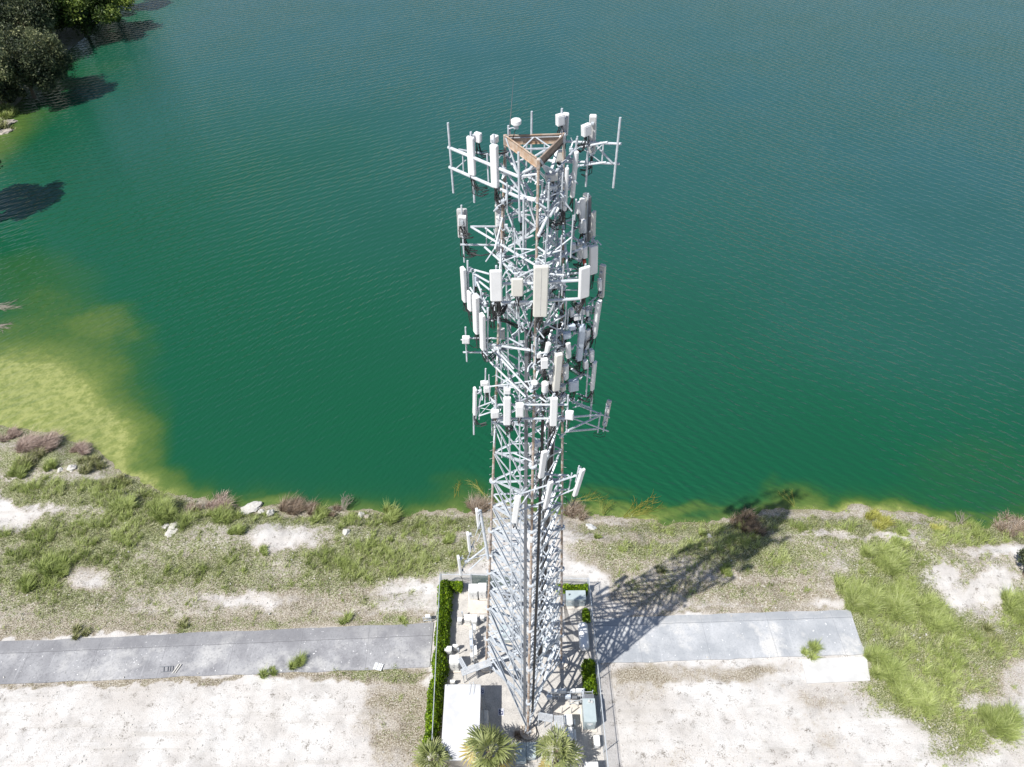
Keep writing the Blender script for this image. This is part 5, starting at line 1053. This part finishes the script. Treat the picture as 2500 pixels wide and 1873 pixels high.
# ---------------------------------------------------------------- vegetation
def zground(x, y): return height(x, y)
def blades(name, P, h, wd, lean, m_, tint, seg=2, parent=None, wind=(0, 0), dirs=None):
    """curved tapering blades. P (N,3); h, wd, lean (N)"""
    N = len(P); a = rng.uniform(0, 2 * np.pi, N) if dirs is None else dirs + rng.normal(0, 1.1, N); d = np.stack([np.cos(a) , np.sin(a)], 1) * lean[:, None] + np.array(wind) * h[:, None]
    sd_ = rng.uniform(0, 2 * np.pi, N); s = np.stack([np.cos(sd_), np.sin(sd_), np.zeros(N)], 1) * (wd / 2)[:, None]
    vs = []
    for q in range(seg + 1):
        t = q / seg; c = P + np.concatenate([d * (t ** 1.7), (h * (t - .25 * t * t) / .75)[:, None]], 1) ; k = (1 - t) ** .7 if q < seg else 0.
        if q < seg: vs += [c - s * k, c + s * k]
        else: vs += [c]
    m = len(vs); Vt = np.stack(vs, 1).reshape(-1, 3); b0 = np.arange(N)[:, None] * m
    F4 = []
    for q in range(seg - 1): F4 += [[2 * q, 2 * q + 1, 2 * q + 3], [2 * q, 2 * q + 3, 2 * q + 2]]
    F4 += [[2 * seg - 2, 2 * seg - 1, 2 * seg]]
    Ff = (b0[:, :, None] + np.array(F4)[None]).reshape(-1, 3)
    return np_mesh(name, Vt, Ff, m_, np.repeat(np.clip(tint, 0, 1), m), parent)
def scatter(n, u0_, u1_, v0, v1):
    A = PZ(0, u0_, v0); u = rng.uniform(u0_, u1_, n); v = rng.uniform(v0, v1, n)
    ox = (u / .8848 - 1250) / FPX; oy = (v / .8848 - 936.5) / FPX
    d = np.array(F_)[None] + ox[:, None] * np.array(RR)[None] - oy[:, None] * np.array(UU)[None]
    t = -H / d[:, 2]; return d[:, 0] * t, d[:, 1] * t, t
def onslab(x, y):
    u, v = proj(x, y, np.zeros_like(x)); v = v + rng.normal(0, 3.2, len(x)) + (fbm(x, y, .8, 61) - .5) * 14; l = (u < 938) & (v > 1398 - u * .0575 - 10) & (v < 1476 - u * .0375 + 3)
    r = (u > 1284) & (u < 1866) & (v > 1337 - (u - 1283) * .036) & (v < 1434 - (u - 1293) * .035); s = (u > 1733) & (u < 1874) & (v > 1421) & (v < 1476)
    c = (u > 946 - (v - 1245) * .077) & (u < 1275 + (v - 1245) * .101) & (v > 1240); return l | r | s | c
# ground cover
x, y, t = scatter(330000, -40, 2260, 1030, 1690)
s = sdw(x, y); g, bb, pd = masks(x, y, s); patch = fbm(x, y, .7, 51); fine = fbm(x, y, 2.6, 57); ok = (s < .15) & ~onslab(x, y)
kg = ok & (rng.random(len(x)) < np.clip(g * .5 - .05, 0, .7) * smooth(.60, .42, .5 - (patch * .4 + fine * .6) + .5 - (g - .6) * .25))
xs, ys = x[kg], y[kg]; n_ = kg.sum(); gg = np.clip(g[kg], 0, 1.2); h = rng.uniform(.08, .22, n_) * (.6 + .9 * gg); tn = np.clip(rng.normal(.47, .3, n_) + (patch[kg] - .5) * .9, 0, 1)
P = np.stack([xs, ys, zground(xs, ys) - .01], 1); tag(blades('grass', P, h, rng.uniform(.035, .07, n_), h * rng.uniform(.4, 1.3, n_), GRASSM, tn, 2, wind=(.25, .2)), kind='stuff')
kd = ok & (rng.random(len(x)) < np.clip(bb * .5 - .10, 0, .5) * smooth(.38, .56, fbm(x, y, 2.4, 63)))
xs, ys = x[kd], y[kd]; n_ = kd.sum(); h = rng.uniform(.06, .2, n_); P = np.stack([xs, ys, zground(xs, ys) - .01], 1)
tag(blades('dry_grass', P, h, rng.uniform(.03, .06, n_), h * rng.uniform(.5, 1.6, n_), DRYM, rng.normal(.5, .22, n_), 2), kind='stuff')
# tall lime grass mass on the right and along the shores: many tufts
x, y, t = scatter(46000, -40, 2260, 1030, 1690); s = sdw(x, y); g, bb, pd = masks(x, y, s); u, v = proj(x, y, np.zeros_like(x))
k = (s < -.1) & ~onslab(x, y) & (rng.random(len(x)) < (smooth(.75, 1.15, g) * .5 + .085 * smooth(.22, .6, g)) * smooth(.40, .56, fbm(x, y, .6, 71)))
x, y = x[k], y[k]; tuft = len(x); nb = 18
tx = np.repeat(x, nb) + rng.normal(0, .13, tuft * nb); ty = np.repeat(y, nb) + rng.normal(0, .13, tuft * nb); th = np.repeat(rng.uniform(.16, .6, tuft) * (.75 + 1.0 * smooth(.9, 1.2, masks(x, y)[0])) * (.6 + .9 * fbm(x, y, .5, 99)), nb) * rng.uniform(.6, 1.1, tuft * nb)
tn = np.repeat(np.clip(rng.normal(.58, .24, tuft) + (fbm(x, y, .2, 77) - .5) * 1.0, 0, 1), nb) * .8 + rng.uniform(0, .25, tuft * nb)
P = np.stack([tx, ty, zground(tx, ty) - .02], 1); tag(blades('tall_grass', P, th, rng.uniform(.03, .055, tuft * nb), th * rng.uniform(.35, 1.1, tuft * nb), LIMEM, tn, 3, wind=(.2, .25)), kind='stuff')

def clump(name, label, cat, u, v, r, hgt, m_, n=500, lean=1., wind=(0, 0), tint=(.5, .2), wd=(.045, .08), group=None, rv=None, z=None, seg=3):
    """r in metres"""
    c = PZ(0, u, v, 0); a = rng.uniform(0, 2 * np.pi, n); q = rng.random(n) ** .7 * (.7 + .5 * vnoise(np.cos(a) * 2 + u * .37, np.sin(a) * 2 + v * .11, 1.1, 3)); nc_ = max(3, int(r * 4)); ci = rng.integers(0, nc_, n); ca = rng.uniform(0, 2 * np.pi, nc_); cr = np.sqrt(rng.random(nc_)) * .75; cs = rng.uniform(.2, .5, nc_)
    X_ = c.x + (np.cos(ca)[ci] * cr[ci] + np.cos(a) * q * cs[ci]) * r; Y_ = c.y + (np.sin(ca)[ci] * cr[ci] + np.sin(a) * q * cs[ci]) * (rv or r); Zg = zground(X_, Y_) - .02 if z is None else np.full(n, z)
    h = rng.uniform(.35, 1.1, n) * hgt * (1.1 - .5 * q) * (.55 + .9 * vnoise(X_, Y_, 1.7, 13)); o = thing(name, label, cat, c, group)
    f = blades('blades', np.stack([X_, Y_, Zg], 1), h, rng.uniform(wd[0], wd[1], n), h * rng.uniform(.3, 1.2, n) * lean, m_, np.clip(rng.normal(tint[0], tint[1], n) + (vnoise(X_, Y_, 2.6, 7) - .5) * .5, 0, 1), seg, o, wind, a); return o
GC = 'grass clump'
for lb, u, v, r, h, n, m_ in (
 ('bright round clump growing over the lower edge of the left path, nearest the pallet', 640, 1441, .85, .8, 900, LIMEM), ('smaller bright clump just left of the round one at the left path edge', 578, 1456, .8, .6, 700, LIMEM),
 ('yellow-green clump growing between the right path and the white pavement', 1746, 1411, 1.1, .8, 900, LIMEM), ('big arching green clump on the left field above the white bare patch', 118, 1235, 1.9, 1.2, 2600, LIMEM),
 ('long green clump low at the left end of the field', 62, 1262, 1.3, .9, 1100, LIMEM), ('feathery green clump on the left shore rise', 352, 1108, 1.7, 1.2, 2200, LIMEM), ('green clump left of the feathery one on the shore rise', 268, 1090, 1.6, 1.0, 1700, LIMEM),
 ('broad lime clump by the waterline beside the big boulder', 490, 1106, 1.7, .9, 2000, LIMEM), ('rounded dark-hearted clump below the lime waterline clump', 505, 1152, 1.2, .8, 1300, LIMEM), ('lone round clump in the middle of the left field', 566, 1196, .75, .7, 700, LIMEM),
 ('lime clump in front of the brown reeds by the water', 690, 1115, 1.4, .9, 1500, LIMEM), ('leafy green clump at the water right of the dead sticks', 832, 1110, 1.5, 1.0, 1500, LIMEM), ('leafy green clump next to the path at its far left field edge', 172, 1372, 1.0, .7, 700, GRASSM),
 ('dark green clump beside the left path top edge near the middle', 400, 1350, .7, .5, 450, GRASSM), ('green tuft above the path directly left of the hedge', 745, 1340, .6, .6, 400, LIMEM), ('small green clump near the path corner stand', 870, 1345, .7, .5, 450, LIMEM),
 ('bright clump in the middle of the tower shadow on the right bank', 1563, 1238, .95, .8, 900, LIMEM), ('round green weed right of the tower above the compound', 1288, 1157, .55, .5, 400, LIMEM), ('thin yellow-green weed right of the compound corner', 1344, 1188, .5, .5, 300, LIMEM), ('green weed clump on the right bank near the white stone', 1520, 1150, .7, .5, 500, LIMEM),
 ('sandy-edged green clump on the right bank below the bare strip', 1945, 1163, 1.5, .7, 1100, LIMEM), ('blond tuft of grass at the shore far right', 1895, 1118, 1.5, .8, 1300, YREED), ('dark blue-green clump at the right end of the field', 2150, 1378, 1.4, .7, 1100, GRASSM), ('dark green clump in the tower shadow', 1428, 1234, .8, .5, 500, GRASSM),
 ('green tuft on the shore left of the tower foot', 960, 1165, 1.0, .7, 600, LIMEM), ('bright green clump behind the dead reeds at the left edge', 40, 1020, 1.7, 1.0, 1800, LIMEM), ('small green clump right of it on the left shore', 110, 1012, 1.1, .8, 900, LIMEM),
 ('tiny leafy weed left of the compound fence', 840, 1168, .4, .4, 250, LIMEM), ('bunch of leaves at the compound back behind the left hedge', 805, 1155, .5, .4, 300, LIMEM)):
    clump('grass_clump', lb, GC, u, v, r, h, m_, n, wind=(.25, .2), group='grass clumps on the banks')
clump('dead_reeds', 'large pinkish-brown mound of dead reeds at the left shore', 'dead reeds', 82, 962, 2.9, 1.2, DEADM, 5000, 1.3, (.7, .1), rv=1.9)
clump('dead_reeds', 'grey-brown low reeds at the left edge above the large mound', 'dead reeds', 15, 930, 1.6, .8, DEADM, 1100, 1.2, (.5, .1))
clump('dead_reeds', 'small brown point of dead reeds right of the large mound', 'dead reeds', 165, 968, 1.3, .9, DEADM, 1500, 1.2, (.6, .1))
clump('dead_reeds', 'dead pinkish reeds hanging over the water before the boulder', 'dead reeds', 468, 1079, 1.5, .9, DEADM, 1800, 1.3, (.5, .15))
clump('dead_reeds', 'sparse brown reeds left of the hanging ones', 'dead reeds', 415, 1090, 1.1, .7, DRYM, 700, 1.2, (.3, .3))
clump('dead_reeds', 'rust-brown reeds at the waterline in the middle of the left shore', 'dead reeds', 622, 1092, 1.5, 1.0, DRYM, 1700, 1.2, (.4, .3), tint=(.35, .2)); clump('dead_reeds', 'smaller brown tuft right beside the rust-brown reeds', 'dead reeds', 672, 1092, 1.1, .9, DRYM, 1100, 1.2, (.4, .3), tint=(.35, .2))
clump('dead_reeds', 'greyish brown reeds at the foot of the pale sticks', 'dead reeds', 722, 1098, .9, .6, DRYM, 500, 1.2, (.2, .3))
clump('dead_reeds', 'dry brown reeds at the shore left of the tower', 'dead reeds', 1030, 1092, 1.6, 1.1, DRYM, 1100, 1.2, (.1, .4)); clump('dead_reeds', 'dry olive reeds at the shore right of the tower', 'dead reeds', 1245, 1100, 1.5, 1.0, DRYM, 1100, 1.2, (.3, .3))
clump('dead_reeds', 'shaded brown brush at the waterline in the tower shadow', 'dead reeds', 1625, 1122, 2.2, .9, DRYM, 1800, 1.1, (.3, .2), tint=(.25, .2)); clump('dead_reeds', 'dry tan brush at the far right shore', 'dead reeds', 2190, 1128, 2.2, .8, DRYM, 1600, 1.2, (.3, .2)); clump('dead_reeds', 'orange-brown tuft on the right shore', 'dead reeds', 2030, 1135, 1.0, .6, YREED, 600, 1.2, (.3, .2), tint=(.8, .2))
def sticks(name, label, cat, u, v, n, L, ang, spread, m_, rise=.1, r=.025, z=None, fork=True):
    c = PZ(0, u, v, ZL if z is None else z); T = thing(name, label, cat, c); b = MB()
    for q in range(n):
        a = R_(ang + random.uniform(-spread, spread)); l = L * random.uniform(.5, 1); st = c + V((random.uniform(-.3, .3), random.uniform(-.3, .3), .03)); pts = [st]; p = st.copy()
        for w_ in range(5): a += R_(random.uniform(-7, 7)); p = p + V((math.cos(a), math.sin(a), rise * (1 - w_ * .3))) * (l / 5); pts.append(p.copy())
        b.path(pts, [r, r * .9, r * .75, r * .6, r * .4, r * .2], 4)
        if fork:
            for w_ in (2, 3, 4):
                for _ in range(2):
                    a2 = a + R_(random.choice((-1, 1)) * random.uniform(15, 35)); b.path([pts[w_], pts[w_] + V((math.cos(a2), math.sin(a2), .02)) * (l * .16), pts[w_] + V((math.cos(a2 + .15), math.sin(a2 + .15), .02)) * (l * .26)], [r * .5, r * .35, r * .15], 4)
    b.build('stems', m_, T); return T
sticks('bare_branches', 'pale forked branches reaching over the water from the left edge', 'branches', -25, 662, 7, 6.2, -3, 9, PALER, .02, .05)
sticks('bare_branches', 'lower spray of pale branches over the water at the left edge', 'branches', -28, 706, 7, 4.4, 1, 12, PALER, .02, .05)
sticks('dead_sticks', 'pale upright dead sticks at the waterline', 'dead sticks', 742, 1096, 16, 1.7, 75, 28, PALER, .9, .03, z=-.5)
sticks('fallen_reeds', 'fan of yellow-green reeds lying in the water right of the tower', 'fallen reeds', 1352, 1117, 12, 5.2, 25, 16, YREED, .03, .05)
sticks('fallen_reeds', 'long yellow reed stalks lying in the water close to the tower', 'fallen reeds', 1240, 1084, 6, 4.5, 12, 12, YREED, .0, .035)
sticks('fallen_reeds', 'dark branchy stalks in the water left of the tower foot', 'fallen reeds', 1052, 1078, 5, 3.6, 110, 25, YREED, .02, .035)
sticks('fallen_reeds', 'reeds standing in the water where the tower shadow ends', 'fallen reeds', 1712, 1092, 5, 2.8, 100, 25, YREED, .1, .035)
sticks('fallen_reeds', 'yellowish stalks under the water above the middle shore', 'fallen reeds', 985, 1076, 4, 3.2, 85, 22, YREED, .0, .03)
sticks('dead_sticks', 'bleached sticks leaning at the right shore', 'dead sticks', 2075, 1130, 8, 1.6, 60, 30, PALER, .5, .025, z=-.4)
sticks('dead_sticks', 'brown twigs with seed heads left of the tower at the shore', 'dead sticks', 1300, 1112, 8, 2.4, 65, 25, YREED, .6, .025, z=-.6)

def leaves(C, size, tint, nrm=None):
    """quad leaves at C (N,3) with random orientation"""
    N = len(C); a = rng.normal(size=(N, 3)); a /= np.linalg.norm(a, axis=1)[:, None]; b = rng.normal(size=(N, 3)); b -= (b * a).sum(1)[:, None] * a; b /= np.linalg.norm(b, axis=1)[:, None]
    s = size[:, None]; Vt = np.stack([C - a * s, C + b * s * .45, C + a * s, C - b * s * .45], 1).reshape(-1, 3); F = (np.arange(N)[:, None] * 4 + np.arange(4)[None]); return Vt, F, np.repeat(np.clip(tint, 0, 1), 4)
# hedges
def hedge(label, pts, wd, hgt, k=6, dens=900):
    P = [PZ(kk, x_, y_, hgt * .9) for kk, x_, y_ in pts]; T = thing('hedge', label, 'hedge', V((P[0].x, P[0].y, 0)), 'clipped hedges inside the compound fence'); Cs = []; b = MB()
    for a, c in zip(P, P[1:]):
        L = math.hypot(c.x - a.x, c.y - a.y); n = int(L * dens); t = rng.random(n); dx, dy = (c.x - a.x) / L, (c.y - a.y) / L; o = rng.uniform(-1, 1, n); zz = rng.random(n) ** .6
        lump = vnoise(a.x + dx * L * t, a.y + dy * L * t + o * .4, 1.4, 81) ; lum2 = vnoise(a.x + dx * L * t + o * .5, a.y + dy * L * t, 3.5, 85)
        r = wd / 2 * (.75 + .5 * lump) * (1 - .35 * zz ** 3); X_ = a.x + dx * L * t - dy * o * r; Y_ = a.y + dy * L * t + dx * o * r; Z_ = .1 + zz * hgt * (.72 + .3 * lump + .18 * lum2) * (1 - .3 * np.abs(o) ** 3)
        Cs.append(np.stack([X_, Y_, Z_], 1))
        for q in range(max(2, int(L / .8))):
            f = (q + .5) / max(2, int(L / .8)); s0 = V((a.x + (c.x - a.x) * f, a.y + (c.y - a.y) * f, -.05)); b.tube(s0, s0 + V((.05, .04, hgt * .7)), .03, .015, 5)
    b.build('stem', WOOD, T); C = np.concatenate(Cs); tn = rng.normal(.45, .25, len(C)) + (vnoise(C[:, 0], C[:, 1], 1.1, 91) - .5) * .3
    Vt, F, tt = leaves(C, rng.uniform(.08, .17, len(C)), tn); np_mesh('leaves', Vt, F, HEDGEM, tt, T)
hedge('tall bright green hedge along the whole left fence', [(6, 290, 150), (6, 285, 420), (6, 255, 750), (6, 225, 1160), (7, 270, 260), (7, 235, 560), (7, 190, 930)], 1.5, 1.7, dens=900)
hedge('short hedge stub along the back fence near the left corner', [(6, 320, 195), (6, 480, 205)], 1.1, 1.4, dens=800)
hedge('hedge along the back fence behind the low green-grey generator', [(6, 1500, 225), (6, 1836, 228)], 1.0, 1.4, dens=800)
hedge('short hedge by the right fence above the blue-grey generator', [(6, 1845, 1010), (7, 1795, 120), (7, 1815, 350)], 1.4, 1.5, dens=900)
hedge('small dull bush between the low generator and the white tank', [(6, 1815, 480), (6, 1825, 590)], .7, .9, dens=900)

# trees
def tree(name, label, u, v, zt, rx, ry, rz, m_, N, size, lobes=40, droop=0., base=None, group='trees on the far left bank'):
    """(u,v) = window position of the crown centre at height zt"""
    c = PZ(0, u, v, zt); T = thing(name, label, 'tree', V((c.x, c.y, 0)), group)
    b = MB(); root = V((c.x - .3, c.y, -.8)); b.path([root, V((c.x, c.y, zt * .35)), V((c.x + .3, c.y + .2, zt * .75)), V((c.x, c.y, zt + rz * .5))], [.42, .34, .2, .08], 9)
    Ls = []
    for q in range(lobes):
        a = random.uniform(0, 2 * math.pi); e = random.uniform(-.6, 1); r = random.uniform(.45, .95); P = V((c.x + rx * r * math.cos(a) * math.sqrt(1 - e * e * .8), c.y + ry * r * math.sin(a) * math.sqrt(1 - e * e * .8), zt + rz * e * r * .9)); Ls.append(P)
        if q % 2 == 0: st = V((c.x, c.y, max(1, zt * random.uniform(.3, .8)))); b.path([st, st.lerp(P, .5) + ZZ * .4, P], [.14, .08, .03], 5)
    tk = b.build('trunk', WOOD, T)
    Lp = np.array([tuple(p_) for p_ in Ls]); idx = rng.integers(0, lobes, N); sc_ = rng.uniform(.6, 1.5, lobes)[idx]
    g_ = rng.normal(size=(N, 3)); g_ /= np.linalg.norm(g_, axis=1)[:, None]; g_ *= (rng.random(N) ** .5)[:, None]
    ls = min(rx, ry) * .20; C = Lp[idx] + g_ * np.array([ls, ls, ls * (.8 + droop)]) * sc_[:, None]; C[:, 2] = np.maximum(C[:, 2], -.6)
    tn = rng.normal(.35, .16, N) + rng.normal(0, .2, lobes)[idx] + (vnoise(C[:, 0], C[:, 1], .8, 95) - .5) * .35
    Vt, F, tt = leaves(C, rng.uniform(.6, 1.3, N) * size, tn); np_mesh('crown', Vt, F, m_, tt, T)
TG = 'trees on the far left bank'
tree('mangrove_tree', 'low olive tree at the left edge under the overhanging dark tree', -8, 196, 3, 5.5, 5, 3.4, TREEM, 16000, .26, 50)
tree('pine_tree', 'tree just outside the left edge whose shade darkens the water', -104, 348, 9, 6.5, 7, 6, TREEM, 20000, .36, 110, .4)
tree('pine_tree', 'dark drooping tree overhanging the water below the rocky gap, upper left', 42, 138, 7, 11, 10, 6.5, TREEM, 60000, .30, 150, .6)
tree('pine_tree', 'dark drooping tree cut by the left edge beside the overhanging one', -60, 120, 8, 9, 9, 6.5, TREEM, 30000, .34, 90, .5)
tree('mangrove_tree', 'broad green bushy tree reaching furthest over the water at the top', 168, 20, 5.5, 14, 10, 6, BUSHM, 60000, .34, 150)
tree('mangrove_tree', 'round green tree left of the broad one near the top edge', 88, 22, 7, 11, 10, 6.5, BUSHM, 40000, .36, 110)
tree('pine_tree', 'grey-green thin tree in the top left corner', 20, 40, 8, 12, 11, 7, TREEM, 40000, .36, 110, .4)
tree('mangrove_tree', 'low green tree behind the broad one at the very top', 225, -35, 5, 13, 11, 6, BUSHM, 22000, .4, 40)
tree('pine_tree', 'dark tree at the right edge of the field casting a small shade', 2247, 1214, 2.6, 1.9, 1.9, 1.7, TREEM, 7000, .12, 110, .2, group=None)
clump('grass_clump', 'sunlit grass on the small far left point below the dark trees', GC, 8, 238, 3.0, 1.4, LIMEM, 1800, wd=(.15, .3), group='grass clumps on the banks')
for u_, v_, r_2, lb in ((100, 88, 1.6, 'pale rock shelf in the gap between the far trees'), (84, 92, .9, 'small pale rock left of the shelf between the far trees'), (120, 92, 1.2, 'grey rock at the water below the far trees'), (38, 58, 1.5, 'pale rock in shade among the far top left trees'), (10, 258, 1.3, 'pale rock on the small far left point'), (4, 275, 1.1, 'pale rock lowest on the far left point')):
    rock('rock', lb, u_, v_, r_2, .4, STICK, 1.5)

# palms
def palm(label, u, v, zc, R, yellow, seed, k=0):
    random.seed(seed); c = PZ(0, u, v, zc); T = thing('fan_palm', label, 'palm tree', V((c.x, c.y, 0)), 'palms at the lower fence')
    b = MB(); b.path([V((c.x, c.y, -.1)), V((c.x + .05, c.y, zc * .5)), V((c.x, c.y, zc - .2))], [.22, .17, .2], 12)
    for q in range(26): a = q * 2.4; z_ = .4 + q * (zc - .8) / 26; b.bar(V((c.x + .13 * math.cos(a), c.y + .13 * math.sin(a), z_)), V((c.x + .3 * math.cos(a), c.y + .3 * math.sin(a), z_ + .25)), .07, .04)
    b.build('trunk', WOOD, T)
    nF = 30
    for q in range(nF):
        f = q / nF; az = q * 2.39996 + random.uniform(-.45, .45); el = R_(80 - 105 * f + random.uniform(-18, 14)); pl = R * (.26 + .24 * f) * random.uniform(.65, 1.2); bl = R * random.uniform(.38, .66)
        h = V((math.cos(az), math.sin(az), 0)); d = h * math.cos(el) + ZZ * math.sin(el); s0 = V((c.x, c.y, zc - .1)) + h * .1; p1 = s0 + d * pl * .5 + ZZ * .02; p2 = s0 + d * pl - ZZ * (.08 * pl)
        d2 = (d + V((0, 0, -.35))).normalized(); side = d2.cross(ZZ); side = side.normalized() if side.length > .05 else V((-h.y, h.x, 0)); up = side.cross(d2).normalized()
        tl = random.uniform(-.9, .9); side, up = side * math.cos(tl) + up * math.sin(tl), up * math.cos(tl) - side * math.sin(tl)
        v_ = []; f_ = []; tt = []; nl = 15; base_t = random.uniform(.25, .75)
        def strip(a_, b_, wd_, nrm):
            pass
        # petiole
        k0 = len(v_); w_ = .022
        for P_ in (s0, p1, p2): v_.extend([tuple(P_ - side * w_), tuple(P_ + side * w_)]); tt.extend([.9, .9])
        f_ += [(k0, k0 + 1, k0 + 3), (k0, k0 + 3, k0 + 2), (k0 + 2, k0 + 3, k0 + 5), (k0 + 2, k0 + 5, k0 + 4)]
        for i in range(nl):
            if random.random() < .08: continue
            th = R_(-100 + 200 * i / (nl - 1) + random.uniform(-4, 4)); l = bl * (1 - .28 * abs(th) / 2.1) * random.uniform(.88, 1.08); dd = d2 * math.cos(th) + side * math.sin(th); nn = dd.cross(up).normalized(); dr = random.uniform(.12, .42)
            a0 = p2 + dd * .02; a1 = p2 + dd * (l * .5) - ZZ * (.04 * l) + up * .03; a2 = p2 + dd * (l * .82) - ZZ * (dr * .35 * l); a3 = p2 + dd * (l * .98) - ZZ * (dr * l); w1 = bl * .043; ti = base_t + random.uniform(-.22, .22)
            k0 = len(v_); v_ += [tuple(a0), tuple(a1 - nn * w1), tuple(a1 + nn * w1), tuple(a2 - nn * w1 * .55), tuple(a2 + nn * w1 * .55), tuple(a3)]; tt += [ti, ti, ti, ti + .1, ti + .1, ti + .3]
            f_ += [(k0, k0 + 2, k0 + 1), (k0 + 1, k0 + 2, k0 + 4), (k0 + 1, k0 + 4, k0 + 3), (k0 + 3, k0 + 4, k0 + 5)]
        yl = f > .78 and math.cos(az - R_(yellow)) > -.1 + random.uniform(-.3, .5)
        o = np_mesh('frond', np.array(v_), np.array(f_), PALMY if yl else PALMM, np.clip(np.array(tt), 0, 1), T)
        if yl: o['label'] = 'yellowing old frond'
palm('leftmost of three fan palms, over the hedge end', 934, 1640, 3.6, 2.3, 215, 3)
palm('middle one of three fan palms, over the shelter corner', 1057, 1622, 4.2, 2.75, 240, 5)
palm('rightmost of three fan palms, beside the grey lids', 1203, 1622, 3.9, 2.4, 215, 9)
clump('grass_clump', 'shrubby green edge lowest on the far left point', GC, 2, 268, 2.6, 1.4, GRASSM, 1400, wd=(.15, .3), group='grass clumps on the banks')
clump('grass_clump', 'dense green brush in front of the large dead reed mound', GC, 60, 1002, 2.2, .9, GRASSM, 2600, wind=(.25, .2), group='grass clumps on the banks')
clump('grass_clump', 'olive brush between the two dead reed mounds and the sandy point', GC, 190, 1000, 1.8, .8, GRASSM, 1500, wind=(.25, .2), group='grass clumps on the banks')
clump('grass_clump', 'low olive scrub on the sandy point at the shallow shelf', GC, 245, 1040, 1.9, .7, GRASSM, 1300, wind=(.25, .2), group='grass clumps on the banks')
for lb, u, v, r in (('feathery shrub topping the green mass on the right', 1905, 1205, 2.4), ('feathery shrub at the left edge of the green mass by the path end', 1850, 1290, 2.2), ('feathery shrub in the middle of the green mass', 1930, 1310, 2.6), ('feathery shrub at the right of the green mass by the bare patches', 2010, 1330, 2.2), ('feathery shrub bordering the white pavement corner', 1905, 1440, 2.0), ('feathery shrub in the lower half of the green mass', 1960, 1500, 2.2), ('feathery shrub near the bottom right corner', 2150, 1560, 1.8), ('feathery shrub at the far right field edge', 2195, 1310, 2.0)):
    clump('green_shrub', lb, 'shrub', u, v, r, 1.3, LIMEM, 5200, wd=(.03, .06), group='feathery shrubs in the green mass on the right', wind=(.15, .15), tint=(.62, .2))
clump('dry_grass_tuft', 'dry ragged grass around the front tower foot', 'grass clump', 1128, 1592, .9, .5, DRYM, 500, 1.2, z=0.)
